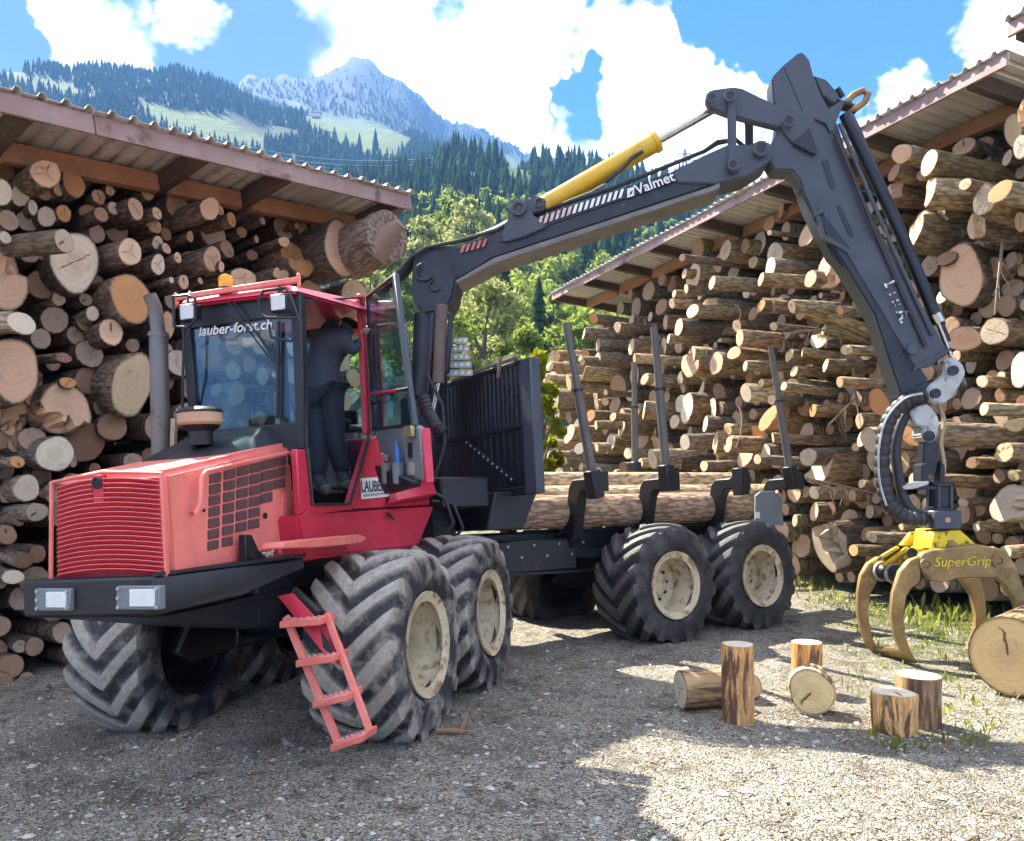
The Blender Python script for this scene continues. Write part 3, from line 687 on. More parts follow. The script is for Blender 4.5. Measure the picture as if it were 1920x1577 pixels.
RIGHT = '''5 495 160 20 45 o|5 410 285 28 55 p|5 690 235 30 45 p|5 900 230 35 65 p|5 960 150 30 40 k|5 1085 195 45 65 k|5 1195 235 50 70 p|5 525 375 28 60 g|5 530 490 30 50 p|5 805 395 30 70 p|5 830 490 45 40 o|5 1070 395 35 75 p|5 1110 330 20 40 p|5 1290 520 75 130 k|5 170 470 40 50 k|5 430 450 40 40 o|5 390 510 30 40 p|5 130 555 25 40 p|5 415 610 30 65 b|5 915 660 28 50 k|5 985 670 45 50 p|5 1200 650 40 55 g|5 290 690 50 70 k|5 170 820 30 80 w|5 450 745 25 40 p|5 595 770 20 25 p|5 590 845 20 35 p|5 1210 860 30 75 g|5 1260 900 55 130 w|5 910 915 25 75 p|5 470 960 30 50 o|5 655 970 25 35 p|5 735 950 30 50 p|5 725 1060 35 75 p|5 515 1040 25 40 p|5 355 1065 28 90 w|5 295 1110 30 80 g|5 1160 1010 40 60 w|5 630 1190 50 80 g|5 520 1220 20 40 p|5 1005 1200 50 75 p|5 1245 1180 35 70 g|5 120 1290 25 40 k|5 380 1230 25 50 g|5 260 1330 25 35 y|5 150 1340 20 45 p|5 390 1380 25 35 k|5 300 1400 35 35 y|5 980 1320 35 80 g|5 1210 1340 30 65 g|5 780 1270 35 50 p|5 740 1390 25 50 b|5 880 1350 25 40 p|5 60 830 30 70 b|5 100 660 40 50 p|5 90 1090 30 45 y|5 90 1190 40 40 o|5 60 1420 30 40 g
6 1135 160 40 72 k|6 1030 275 45 75 k|6 1035 355 18 22 k|6 650 370 40 65 g|6 650 510 55 85 p|6 940 450 60 110 w|6 1365 160 50 90 k|6 1360 370 140 110 k|6 1080 545 75 100 g|6 1040 660 70 95 w|6 1560 655 120 180 k|6 1390 755 50 80 k|6 115 610 45 70 o|6 275 575 30 35 b|6 185 800 45 75 b|6 295 710 18 45 k|6 310 840 20 45 p|6 370 740 45 130 k|6 410 740 35 95 p|6 440 610 40 60 g|6 575 620 45 80 k|6 535 790 35 60 p|6 720 700 35 80 g|6 750 610 30 35 o|6 890 610 35 50 p|6 960 760 22 60 y|6 830 880 25 45 p|6 430 905 25 35 p|6 205 885 15 35 p|6 500 985 45 75 p|6 945 990 45 65 o|6 1060 995 28 60 b|6 890 1060 55 60 b|6 1230 995 25 60 k|6 1480 900 40 25 g|6 1650 1030 20 45 o|6 1725 1030 30 50 b|6 185 970 20 45 k|6 365 1035 45 65 p|6 130 1120 40 65 k|6 240 1180 50 75 p|6 10 1075 20 40 k|6 305 1225 22 30 p|6 420 1245 28 30 k|6 490 1205 12 25 p|6 640 1210 25 35 b|6 750 1165 35 55 p|6 890 1175 12 20 k|6 1070 1170 25 35 p|6 775 1270 35 75 p|6 120 1340 45 80 p|6 350 1450 80 120 k|6 570 1490 60 100 k|6 725 1400 50 60 k|6 1470 1260 75 110 w|6 900 1380 30 60 y|6 1200 1420 40 60 y|6 1360 1440 35 45 y|6 1520 1510 40 60 y|6 560 1350 20 50 g|6 600 1290 25 20 p
7 365 520 28 95 w|7 455 660 35 85 w|7 705 540 35 70 w|7 815 470 25 35 y|7 985 490 20 35 p|7 1060 380 25 40 y|7 1050 470 25 45 p|7 1165 470 25 40 y|7 1285 340 30 50 k|7 1105 570 25 45 p|7 895 590 30 40 p|7 900 720 65 110 o|7 1200 670 50 50 o|7 1690 610 60 100 o|7 1545 745 40 60 k|7 405 770 35 60 g|7 570 810 40 45 p|7 405 910 35 90 p|7 475 930 45 120 p|7 570 915 30 65 p|7 250 900 35 70 g|7 180 760 35 60 w|7 800 870 60 90 o|7 700 1000 50 90 k|7 850 990 35 75 w|7 905 870 15 40 p|7 790 1030 30 40 p|7 225 1045 25 60 g|7 320 1080 35 40 k|7 395 1080 40 40 k|7 930 1060 50 40 g|7 1240 1080 110 130 w|7 1620 890 50 95 g|7 1560 880 30 60 p|7 1515 940 30 35 k|7 1490 1300 30 45 y|7 1060 1280 50 70 k|7 1210 1420 40 70 p|7 1130 650 40 60 b|7 1400 460 30 40 y|7 1440 220 50 40 y|7 1600 260 40 40 p|7 1420 880 40 45 b|7 860 340 35 60 p|7 700 340 40 40 g
8 335 360 50 65 k|8 280 490 40 60 b|8 255 630 55 90 k|8 405 890 100 140 p|8 510 630 80 105 k|8 620 540 45 45 p|8 585 700 65 110 w|8 470 510 35 35 b|8 770 570 60 40 p|8 760 310 85 60 k|8 880 310 60 70 k|8 1060 390 50 55 p|8 1100 200 60 110 y|8 1165 80 30 90 k|8 1160 310 30 90 w|8 1100 695 60 55 p|8 900 680 45 110 g|8 1010 620 60 80 o|8 830 860 50 90 p|8 740 1200 115 215 k|8 835 1200 70 105 w|8 930 1400 60 90 g|8 1150 830 50 70 k|8 640 1080 50 50 b|8 620 1330 60 60 g|8 700 1440 60 50 b
9 845 300 95 125 y|9 980 60 80 110 o|9 70 260 55 80 g|9 190 230 50 50 g|9 120 570 40 55 g|9 400 640 40 40 b|9 530 490 40 40 p|9 100 690 60 70 k|9 215 1030 130 220 g|9 615 945 38 50 g|9 650 1030 25 40 p|9 870 860 35 30 k|9 460 1060 60 50 o|9 560 920 30 60 b|9 980 450 55 60 g|9 1740 220 80 90 y|9 1570 530 85 75 b|9 1790 660 130 170 g|9 1400 650 40 40 g|9 1640 300 35 35 y|9 1480 310 60 50 b|9 1830 420 50 50 y|9 1640 840 40 50 g|9 1830 870 80 60 g|9 1760 1080 60 60 g|9 1500 860 60 50 g
a 1320 285 105 120 g|a 1055 350 110 110 k|a 1120 530 60 130 g|a 1540 620 85 160 w|a 1215 720 50 55 w|a 1310 690 50 70 k|a 1375 680 40 50 p|a 1030 830 32 45 y|a 1370 840 50 60 b|a 1230 960 50 60 p|a 1080 1070 55 75 g|a 1475 1020 32 35 y|a 1500 1100 70 60 y|a 1560 900 40 60 b|a 40 90 40 60 b|a 150 430 60 50 p'''
NOTABLE = {  # landmark logs: crop, x, y -> the label
 ('1', 650, 1070): ('big split log with a white hollow face', 'very big split log with a white oval face beside an orange half'),
 ('1', 50, 1230): ('big round log at the left edge', 'big pinkish round log cut by the left picture edge, upper one'),
 ('1', 1140, 1390): ('notched orange log', 'orange brown log with a torn felling notch left of the exhaust'),
 ('1', 400, 300): ('pale oval log under the beam', 'pale oval log end tucked under the roof beam at far left'),
 ('2', 110, 620): ('reddish log with a round heart', 'very big reddish log with a round heart at the left picture edge'),
 ('2', 1150, 750): ('huge cream log by the exhaust', 'huge cream log end partly hidden by the exhaust pipe'),
 ('2', 570, 960): ('pink log with the forked crack', 'large pinkish log end with a three way crack left of hood'),
 ('2', 480, 1350): ('broken whitish log', 'whitish log with a broken face just above the hood corner'),
 ('1', 1130, 985): ('oval log with a sawn step', 'pale oval log with a sawn step above the exhaust pipe'),
 ('4', 1410, 570): ('tall cut log at the end of the pile', 'tall flat pinkish log end under the tip of the left roof'),
 ('4', 1085, 640): ('lipped orange log', 'orange log with a lip of torn wood above the cab roof'),
 ('4', 410, 650): ('round log above the beacon', 'round pinkish log end above the amber beacon'),
 ('4', 390, 255): ('oval log below the beam', 'oval pinkish log end hanging below the roof beam over cab'),
 ('3', 245, 470): ('ringed log left of the hood', 'tan ringed log end just left of the grille top'),
 ('5', 1290, 520): ('oval pink log between the stakes', 'large oval pinkish log end right of the middle stake'),
 ('5', 805, 395): ('pale log left of the middle stake', 'pale round grey barked log just left of the middle stake top'),
 ('5', 1260, 900): ('tall whitish log', 'tall whitish log end right of the middle stake at half height'),
 ('5', 170, 820): ('white disc log by the headboard', 'white disc ended log beside the headboard post'),
 ('5', 630, 1190): ('greyed log above the load', 'greyed round log between the first and far stakes above the load'),
 ('6', 1560, 655): ('big pointed log left of the jib', 'big pinkish pointed log end touching the left edge of jib'),
 ('6', 1360, 370): ('flared stump log', 'flared pinkish stump end with a slot under the jib'),
 ('6', 1080, 545): ('thick grey log under the flared one', 'thick grey barked log with an oval greyed end under middle roof'),
 ('6', 650, 510): ('pale log under the grey log', 'pale round end below a grey log high under the middle roof'),
 ('6', 350, 1450): ('oval pale log', 'oval pale log end right of the middle stake, upper one'),
 ('6', 500, 985): ('long grey log with a pale end', 'long grey barked log with pale round end in the upper middle'),
 ('6', 1470, 1260): ('white split log', 'white split log standing out under the branch tangle'),
 ('7', 900, 720): ('orange log behind the rear stake', 'orange oval log end half behind the rear stake'),
 ('7', 475, 930): ('long oval log above the load', 'long oval pale log end low in the middle of the pile'),
 ('7', 700, 1000): ('pink log above the load', 'pinkish oval log end just above the loaded log'),
 ('7', 1240, 1080): ('huge burred log', 'huge burred log with a knobbly white end left of the hose'),
 ('7', 1690, 610): ('orange log by the jib', 'orange log end beside the lower jib edge'),
 ('8', 405, 890): ('large two tone log', 'large pale log end with a dark groove right of the jib'),
 ('8', 585, 700): ('whitish ringed log', 'whitish ringed log end under the mossy jutting log'),
 ('8', 740, 1200): ('tall lumpy log', 'very tall lumpy pinkish log end at the right of the jib'),
 ('8', 255, 630): ('pink log under the rear roof', 'pinkish round log tight against the jib hoses'),
 ('8', 1100, 200): ('yellow round log at the edge', 'yellowish round log under the beam at the right picture edge'),
 ('9', 845, 300): ('brown hearted log by the hose', 'round log with a brown heart right of the hydraulic hose'),
 ('9', 215, 1030): ('great weathered log on the ground', 'great weathered log end low on the ground left of grapple'),
 ('9', 1790, 660): ('grey disc log', 'large grey disc ended log above the grapple at right'),
 ('9', 1740, 220): ('star cracked log', 'yellowish log with a star crack at the right edge'),
 ('a', 1320, 285): ('round grey log at right', 'round grey log end right of the jib tip'),
 ('a', 1055, 350): ('log with the V mark', 'pinkish log end with a pale V shaped mark beside jib tip'),
 ('a', 1540, 620): ('white oval log at the edge', 'white oval log end cut by the right picture edge'),
}
def parse(txt):
    out = []
    for s in txt.replace('\n', '|').split('|'):
        k, x, y, a, b, t = s.split(); ox, oy, m = CROPS[k]; key = (k, int(x), int(y))
        out.append(dict(key=key, px=ox + int(x) * m, py=oy + int(y) * m, rx=int(a) * m, ry=int(b) * m, t=t))
    return out
LP0, LF = V((-4.8, 7.5, 0)), V((.766, -.643, 0)).normalized()       # left face: point, outward normal
RP0, RF = V((5.85, 9.87, 0)), V((-.94, -.342, 0)).normalized()
R_ = random.Random(5)
ALLLOGS = {'left': [], 'right': []}
def pile(side, lst, p0, n, barks, length):
    used = []
    for d in lst:
        if any(abs(d['px'] - u['px']) < .5 * (u['rx'] + d['rx']) * .8 and abs(d['py'] - u['py']) < .5 * (u['ry'] + d['ry']) * .8 for u in used) and d['key'] not in NOTABLE: continue
        used.append(d)
    for d in used:
        jit = R_.uniform(-.28, .30) if side == 'left' else R_.uniform(-.55, .95)
        big = d['ry'] / 40.
        if d['key'] in NOTABLE: jit = R_.uniform(.05, .35)
        P = on(d['px'], d['py'], p0 + n * jit, n); Y = P.y
        rb = d['ry'] / FPX * Y; view = (CAM - P); view.z = 0; view.normalize()
        cosv = max(.3, abs(view.dot(n))); ra = rb * min(1.3, max(.62, d['rx'] / (d['ry'] * cosv)))
        rb = max(rb, .035); ra = max(ra, .03)
        ax = -n; ax = (ax + V((-n.y, n.x, 0)) * (R_.uniform(-.10, .10) if side == 'left' else R_.uniform(-.20, .20)) + V((0, 0, R_.uniform(-.05, .05)))).normalized()
        tone, ec = TONES[d['t']]
        k = R_.uniform(.92, 1.22); ec = tuple(min(.82, c * k) for c in ec)
        bk = barks[R_.randrange(len(barks))]; kb = R_.uniform(.7, 1.25); bk = tuple(c * kb for c in bk)
        shear = (R_.uniform(-.28, .28), R_.uniform(-.28, .28))
        if d['t'] == 'o' and rb > .12: shear = (R_.uniform(-.5, .1), R_.uniform(-.5, .5))
        L = length * R_.uniform(.85, 1.1)
        o = make_log('log', P, ax, ra, rb, L, bk, ec, R_, seg=24 if rb > .15 else 14, rings=6, shear=shear, knots=R_.choice([0, 0, 1, 2]) if rb < .3 else R_.choice([0, 1]), lump=.10 if rb > .18 else .085, notch=(R_.random() < (.30 if rb > .12 else .12)))
        d.update(o=o, rb=rb, tone=tone); ALLLOGS[side].append(d)
    return used
BARK_L = [(.30, .205, .15), (.23, .165, .13), (.36, .25, .185), (.27, .205, .16)]
BARK_R = [(.40, .325, .21), (.28, .225, .16), (.48, .38, .23), (.23, .18, .13), (.40, .28, .16)]
UL = pile('left', parse(LEFT), LP0, LF, BARK_L, 4.0)
UR = pile('right', parse(RIGHT), RP0, RF, BARK_R, 3.8)

# labels: landmark logs by look, the others by look and by where they lie next to a landmark log
def side_word(dx, dy):
    a = math.degrees(math.atan2(-dy, dx)) % 360
    return ['right of', 'up right of', 'above', 'up left of', 'left of', 'down left of', 'below', 'down right of'][int((a + 22.5) // 45) % 8]
seen = {}
for side in ('left', 'right'):
    logs = ALLLOGS[side]; marks = [d for d in logs if d['key'] in NOTABLE]
    for d in marks: tag(d['o'], NOTABLE[d['key']][1], 'log', 'logs stacked in the %s pile' % ('cab side' if side == 'left' else 'grapple side')); seen[NOTABLE[d['key']][1]] = 1
    for d in logs:
        if d['key'] in NOTABLE: continue
        size = 'thick' if d['rb'] > .26 else 'medium' if d['rb'] > .15 else 'slim' if d['rb'] > .09 else 'thin'
        near = sorted(marks, key=lambda q: math.hypot(q['px'] - d['px'], q['py'] - d['py']))
        lab = None
        for q in near[:4]:
            c = '%s %s log %s the %s' % (size, d['tone'], side_word(d['px'] - q['px'], d['py'] - q['py']), NOTABLE[q['key']][0])
            if c not in seen: lab = c; break
        if lab is None:
            q = near[0]; c = '%s %s log %s the %s' % (size, d['tone'], side_word(d['px'] - q['px'], d['py'] - q['py']), NOTABLE[q['key']][0])
            for w_ in ('farther', 'still farther', 'farthest'):
                if (w_ + ' ' + c) not in seen: lab = w_ + ' ' + c; break
            else: lab = c
        seen[lab] = 1
        tag(d['o'], lab, 'log', 'logs stacked in the %s pile' % ('cab side' if side == 'left' else 'grapple side'))

# the rest of the stacks: hundreds of half hidden logs, one mass each
def mass(name, used, poly, p0, n, barks, count, rmin, rmax, length, label, depth=(-.55, -.12)):
    def inside(x, y):
        c = False
        for i in range(len(poly)):
            (x0, y0), (x1, y1) = poly[i], poly[i - 1]
            if (y0 > y) != (y1 > y) and x < (x1 - x0) * (y - y0) / (y1 - y0) + x0: c = not c
        return c
    xs = [p[0] for p in poly]; ys = [p[1] for p in poly]; got = []
    R = random.Random(9); BV = []; BF = []; EV = []; EF = []; ET = []
    tries = 0
    while len(got) < count and tries < 14000:
        tries += 1
        x, y = R.uniform(min(xs), max(xs)), R.uniform(min(ys), max(ys))
        if not inside(x, y): continue
        r = R.uniform(rmin, rmax) * (1 if tries < 5000 else .7 if tries < 9000 else .5)
        if any(((x - u['px']) / (u['rx'] + r * .5)) ** 2 + ((y - u['py']) / (u['ry'] + r * .7)) ** 2 < 1 for u in used): continue
        if any((x - q[0]) ** 2 + (y - q[1]) ** 2 < ((q[2] + r) * .82) ** 2 for q in got): continue
        got.append((x, y, r))
        P = on(x, y, p0 + n * R.uniform(*depth), n); rb = r / FPX * P.y
        vs, fs, ev, ef, et = log_geo(rb * R.uniform(.85, 1.1), rb, length * R.uniform(.8, 1), R, seg=12, rings=4, shear=(R.uniform(-.2, .2), R.uniform(-.2, .2)))
        M = Matrix.Translation(P) @ ori(-n + V((-n.y, n.x, 0)) * R.uniform(-.12, .12) + V((0, 0, R.uniform(-.06, .06))))
        b = len(BV); BV += [tuple(M @ V(p)) for p in vs]; BF += [tuple(i + b for i in f) for f in fs]
        b = len(EV); EV += [tuple(M @ V(p)) for p in ev]; EF += [tuple(i + b for i in f[::-1]) for f in ef]; ET += [R.uniform(.0, .8)] * len(ev)
    me = bpy.data.meshes.new(name); me.from_pydata(BV, [], BF); me.polygons.foreach_set('use_smooth', [True] * len(me.polygons)); me.set_sharp_from_angle(angle=rad(50)); me.materials.append(M_BARK)
    o = bpy.data.objects.new(name, me); COL.objects.link(o); o.color = (*barks[0], 1); tag(o, label, 'logs', kind='stuff')
    e = bpy.data.meshes.new('cut_ends'); e.from_pydata(EV, [], EF); e.materials.append(M_ENDS)
    a = e.color_attributes.new('tone', 'FLOAT_COLOR', 'POINT'); a.data.foreach_set('color', [x for t in ET for x in (t, t, t, 1)])
    c = bpy.data.objects.new('cut_ends', e); COL.objects.link(c); c.parent = o; c['kind'] = 'stuff'
def ends_mat():
    m = bpy.data.materials.new('cut_wood_mass'); m.use_nodes = True; g = NT(m.node_tree)
    t = g.add('ShaderNodeSeparateColor', ins={0: g.add('ShaderNodeAttribute', attribute_name='tone').outputs['Color']}).outputs[0]
    co = g.add('ShaderNodeTexCoord').outputs['Object']; n = g.noise(co, 14, 5, .6)
    c = g.mix(t, (.40, .22, .12), (.60, .47, .34)); c = g.mix(g.math('MULTIPLY', g.sm(n, .5, .7), .5), c, (.22, .14, .09))
    b = g.add('ShaderNodeBsdfPrincipled', ins={'Base Color': c, 'Roughness': .85}); g.add('ShaderNodeOutputMaterial', ins={'Surface': b.outputs[0]}); return m
M_ENDS = ends_mat()
mass('stacked_logs', UL, [(-60, 300), (200, 330), (420, 370), (600, 425), (680, 440), (690, 900), (640, 1240), (-60, 1320)], LP0, LF, BARK_L, 230, 12, 30, 3.6, 'half hidden logs filling the gaps of the cab side pile')
mass('stacked_logs', UR, [(1960, 200), (1700, 300), (1560, 400), (1420, 420), (1260, 480), (1160, 560), (1110, 610), (1080, 655), (1020, 675), (1008, 980), (1400, 1030), (1560, 1090), (1960, 1120)], RP0, RF, BARK_R, 360, 10, 23, 3.4, 'half hidden logs filling the gaps of the grapple side pile')

# jutting, crossing and broken pieces
def loose(name, px, py, Y, q, r, label, tone='y', bark=(.30, .23, .13), knots=2, cat='log', sh=(0, 0), group=None, tp=.9):
    P = at(px, py, Y); Q = at(*q); ax = Q - P; t, ec = TONES[tone]
    o = make_log(name, P, ax, r, r, ax.length, bark, ec, R_, seg=16, rings=7, knots=knots, shear=sh, taper=tp); tag(o, label, cat, group); return o
loose('log', 1512, 582, 12.3, (1680, 640, 12.0), .115, 'yellowish peeled log jutting out left of the jib', 'y', (.42, .31, .15))
loose('log', 1535, 578, 12.9, (1625, 535, 12.8), .11, 'mossy grey log slanting up towards the jib', 'g', (.25, .25, .15))
loose('log', 1545, 618, 12.2, (1700, 655, 12.2), .09, 'peeled yellowish pole lying crosswise below the jutting log', 'y', (.44, .32, .16))
loose('log', 1505, 660, 12.4, (1660, 680, 12.2), .08, 'slim peeled pole lying crosswise left of the jib foot', 'y', (.36, .27, .15))
loose('log', 1742, 305, 9.9, (1935, 345, 10.1), .165, 'mossy barked log jutting out high at the right', 'p', (.20, .16, .08))
loose('log', 0, 360, 7.2, (-120, 350, 7.5), .12, 'stub of pale bark log at the left picture edge', 'w', (.42, .36, .28))
loose('log', 120, 452, 7.3, (-40, 470, 7.6), .11, 'mossy log lying in front of the big split log', 'g', (.22, .17, .12), 3)
loose('log', 40, 606, 7.1, (-60, 600, 7.3), .10, 'shredded splintered log at the left picture edge', 'w', (.50, .40, .25), 0, sh=(.6, .3))
# weathered forked root log past the end of the left pile
def root_log():
    b = at(700, 450, 10.2); r = empty('root_log', b)
    o = make_log('trunk_piece', at(660, 475, 10.4), at(715, 450, 10.0) - at(660, 475, 10.4), .33, .36, .75, (.34, .25, .20), (.50, .45, .40), R_, seg=20, rings=5, lump=.12)
    for x in list(o.children): x.matrix_parent_inverse = Matrix()
    o.parent = r; o.matrix_parent_inverse = Matrix.Translation(-b)
    m = MB(); m.tube([at(700, 478, 9.9), at(728, 440, 9.85), at(750, 418, 9.8)], [.20, .13, .07], 10); m.build('root_spur', M_BARKP, r)
    tag(r, 'weathered grey root end sticking out past the left pile', 'log')
M_BARKP = pbr('pink_bark', (.30, .19, .14), (.22, .15, .11), 5, .9, bump=.6, bscale=18)
root_log()
# thin dangling branches
M_TWIG = pbr('twig', (.30, .22, .14), (.20, .15, .10), 8, .85)
R_ = random.Random(31)
TW = [((1480, 625, 12.1), (1560, 608, 12.0), (1620, 640, 12.0), 'left of the jib, uppermost'), ((1560, 700, 12), (1600, 650, 12), (1665, 640, 11.8), 'arching beside the lower jib'), ((1600, 690, 11.9), (1604, 740, 11.9), (1612, 790, 11.9), 'hanging straight down left of the jib'),
      ((1553, 798, 12.1), (1580, 770, 12.0), (1605, 745, 11.9), 'slanting above the dark gap'), ((1385, 760, 13.5), (1400, 790, 13.4), (1380, 840, 13.4), 'dangling below the pale middle logs'), ((1510, 895, 11.6), (1570, 925, 11.5), (1620, 950, 11.5), 'drooping below the burred log'),
      ((1520, 900, 11.6), (1560, 905, 11.5), (1640, 925, 11.4), 'lying across the mossy log'), ((1770, 790, 10.2), (1795, 780, 10.1), (1790, 815, 10.1), 'curled beside the grapple link'), ((1880, 455, 9.6), (1872, 520, 9.5), (1865, 590, 9.5), 'hanging before the tall lumpy log')]
for a, b, c, s in TW:
    a, b, c = at(*a), at(*b), at(*c); pts = [(a * (1 - t) ** 2 + b * 2 * t * (1 - t) + c * t * t) for t in np.linspace(0, 1, 9)]
    m = MB(); m.tube(pts, [.022 - .0016 * i for i in range(9)], 5)
    for k in range(4):
        p = pts[2 + k]; m.tube([p, p + V((R_.uniform(-.12, .12), R_.uniform(-.1, 0), R_.uniform(-.3, -.1)))], [.010, .004], 4)
    o = m.build('branch', M_TWIG, None, at_base=c); tag(o, 'dry branch ' + s, 'branch', 'dry branches caught in the pile')
# ---------------------------------------------------------------- forwarder
FA, FL = rad(17.), rad(3.5)
FB = V((math.sin(FA), math.cos(FA), 0)); FLF = V((math.cos(FA), -math.sin(FA), 0)); FO = V((-1.791, 6.019, 0))
def F(t, y, z): return FO - FB * t + FLF * (y * math.cos(FL) - z * math.sin(FL)) + V((0, 0, z * math.cos(FL) + (y - 1.3) * math.sin(FL)))
RA, RL = rad(55.), rad(4.)
RB = V((math.sin(RA), math.cos(RA), 0)); RLF = V((math.cos(RA), -math.sin(RA), 0)); RO = V((-1.15, 8.25, 0))
def Rr(u, y, z): return RO + RB * u + RLF * (y * math.cos(RL) - z * math.sin(RL)) + V((0, 0, z * math.cos(RL) + (y - 1.3) * math.sin(RL)))
FYN = F(0, 1, 0) - F(0, 0, 0); FZN = F(0, 0, 1) - F(0, 0, 0); RYN = Rr(0, 1, 0) - Rr(0, 0, 0); RZN = Rr(0, 0, 1) - Rr(0, 0, 0)
def fy(px, py, y): return on(px, py, F(0, y, 0), FYN)
def ft(px, py, t): return on(px, py, F(t, 0, 0), FB)
def ry(px, py, y): return on(px, py, Rr(0, y, 0), RYN)
def ru(px, py, u): return on(px, py, Rr(u, 0, 0), RB)

P_HOOD = pbr('faded_red_paint', (.87, .245, .19), (.81, .185, .145), 2.2, .42, .6, bump=.05, bscale=60, dirt=(.34, .11, .06), dscale=9, dth=(.66, .74), coat=.1, grime=.28)
P_RED = pbr('red_paint', (.64, .035, .075), (.56, .026, .055), 2., .33, .5, dirt=(.24, .06, .045), dscale=8, dth=(.64, .76), coat=.2, grime=.3)
P_GRILLE = pbr('grille_red', (.56, .022, .045), (.48, .018, .035), 3., .4, dirt=(.2, .05, .04), dscale=12, dth=(.62, .8))
P_STEP = pbr('ladder_red', (.80, .22, .17), (.70, .16, .12), 5, .5, dirt=(.32, .22, .18), dscale=14, dth=(.60, .75))
P_BLACK = pbr('black_steel', (.007, .0085, .012), (.012, .014, .018), 4, .38, .55, dirt=(.06, .052, .045), dscale=6, dth=(.58, .76), grime=.14)
P_CRANE = pbr('crane_grey_black', (.046, .054, .070), (.060, .069, .088), 2.5, .38, .5, dirt=(.20, .19, .18), dscale=22, dth=(.66, .72), bump=.06, bscale=30, grime=.2)
P_CRANE2 = pbr('crane_black', (.009, .012, .020), (.016, .020, .030), 3, .4, dirt=(.12, .105, .09), dscale=14, dth=(.62, .72), grime=.2)
P_GREY = pbr('grey_plastic', (.16, .18, .18), (.20, .22, .22), 3, .5, dirt=(.12, .10, .08), dscale=6, dth=(.6, .8))
P_PIPE = pbr('exhaust_steel', (.17, .165, .17), (.24, .21, .19), 4, .45, .65, metal=.7, dirt=(.16, .09, .06), dscale=5, dth=(.55, .72), stretch=(1, 1, .5))
P_CHROME = pbr('rod_chrome', (.55, .52, .45), (.48, .44, .36), 8, .22, metal=1.)
P_YELLOW = pbr('cylinder_yellow', (.72, .44, .02), (.66, .38, .015), 3, .35, dirt=(.20, .13, .05), dscale=14, dth=(.60, .70), coat=.2, grime=.35)
P_STAKE = pbr('stake_steel', (.10, .095, .088), (.14, .125, .11), 5, .45, .6, dirt=(.2, .15, .1), dscale=10, dth=(.56, .72), grime=.35)
P_RUBBER = pbr('hose_rubber', (.022, .022, .025), (.035, .035, .037), 10, .55, dirt=(.10, .09, .08), dscale=12, dth=(.6, .8))
P_TAN = pbr('dusty_tan', (.46, .34, .20), (.38, .28, .17), 8, .7)
P_LAMP = pbr('lamp_lens', (.78, .78, .74), (.70, .70, .66), 40, .12, bump=.3, bscale=90)
P_LAMPF = pbr('lamp_reflector', (.5, .52, .52), (.4, .42, .42), 20, .25, metal=.6)
P_WHITE = pbr('white_lettering', (.8, .8, .78), (.74, .74, .72), 12, .6)
P_WORN = pbr('worn_white', (.75, .74, .70), (.62, .60, .56), 18, .7, dirt=(.03, .03, .035), dscale=24, dth=(.46, .52))
P_PINK = pbr('faded_stripe', (.62, .40, .38), (.7, .55, .53), 10, .7, dirt=(.2, .12, .12), dscale=20, dth=(.58, .7))
P_RIM = pbr('rim_cream', (.66, .56, .36), (.54, .44, .27), 6, .5, dirt=(.26, .15, .07), dscale=7, dth=(.50, .64))
P_RUST = pbr('worn_steel', (.34, .225, .085), (.23, .15, .06), 5, .45, .65, metal=.35, bump=.15, bscale=40, dirt=(.46, .34, .15), dscale=7, dth=(.5, .75))
P_GYEL = pbr('grapple_yellow', (.78, .58, .02), (.70, .50, .015), 4, .5, dirt=(.13, .09, .05), dscale=9, dth=(.54, .60))
P_ALU = pbr('cast_grey', (.52, .52, .49), (.42, .41, .38), 8, .45, metal=.35, dirt=(.2, .16, .11), dscale=9, dth=(.5, .7))
P_SHEEP = pbr('sheepskin', (.42, .40, .37), (.30, .28, .26), 30, .95, bump=.8, bscale=120)
P_AMBER = pbr('amber_lens', (.85, .30, .01), (.9, .42, .02), 14, .2)
P_GOLD = pbr('brass_lock', (.55, .42, .2), None, 5, .4, metal=.6)
P_BLUE = pbr('blue_bottle', (.05, .18, .5), None, 5, .3)
P_VENT = pbr('vent_mesh', (.10, .045, .045), (.19, .09, .085), 160, .6, bump=.8, bscale=170)

def tyre_mat():
    m = bpy.data.materials.new('tyre_rubber'); m.use_nodes = True; g = NT(m.node_tree)
    co = g.add('ShaderNodeTexCoord').outputs['Object']; oi = g.add('ShaderNodeObjectInfo')
    t = g.add('ShaderNodeSeparateColor', ins={0: g.add('ShaderNodeAttribute', attribute_name='tone').outputs['Color']}).outputs[0]
    sh = g.add('ShaderNodeVectorMath', operation='ADD', ins={0: co}); g.l.new(g.math('MULTIPLY', oi.outputs['Random'], 30), sh.inputs[1])
    n = g.noise(sh.outputs[0], 5, 8, .7, .3); n2 = g.noise(sh.outputs[0], 22, 6, .7)
    dust = g.math('MULTIPLY', g.math('ADD', g.math('MULTIPLY', t, .60), g.sm(n, .45, .68, 0., .45)), g.add('ShaderNodeSeparateColor', ins={0: oi.outputs['Color']}).outputs[0], clamp=True)
    c = g.mix(n2, (.012, .014, .018), (.032, .034, .040)); c = g.mix(g.math('MULTIPLY', dust, g.sm(n2, .2, .7, .55, 1.)), c, (.46, .41, .33))
    bp = g.add('ShaderNodeBump', ins={'Height': g.math('ADD', n2, n), 'Strength': .6, 'Distance': .02})
    b = g.add('ShaderNodeBsdfPrincipled', ins={'Base Color': c, 'Roughness': g.sm(dust, 0., .6, .5, .9), 'Normal': bp.outputs[0], 'Specular IOR Level': .4})
    g.add('ShaderNodeOutputMaterial', ins={'Surface': b.outputs[0]}); return m
M_TYRE = tyre_mat()
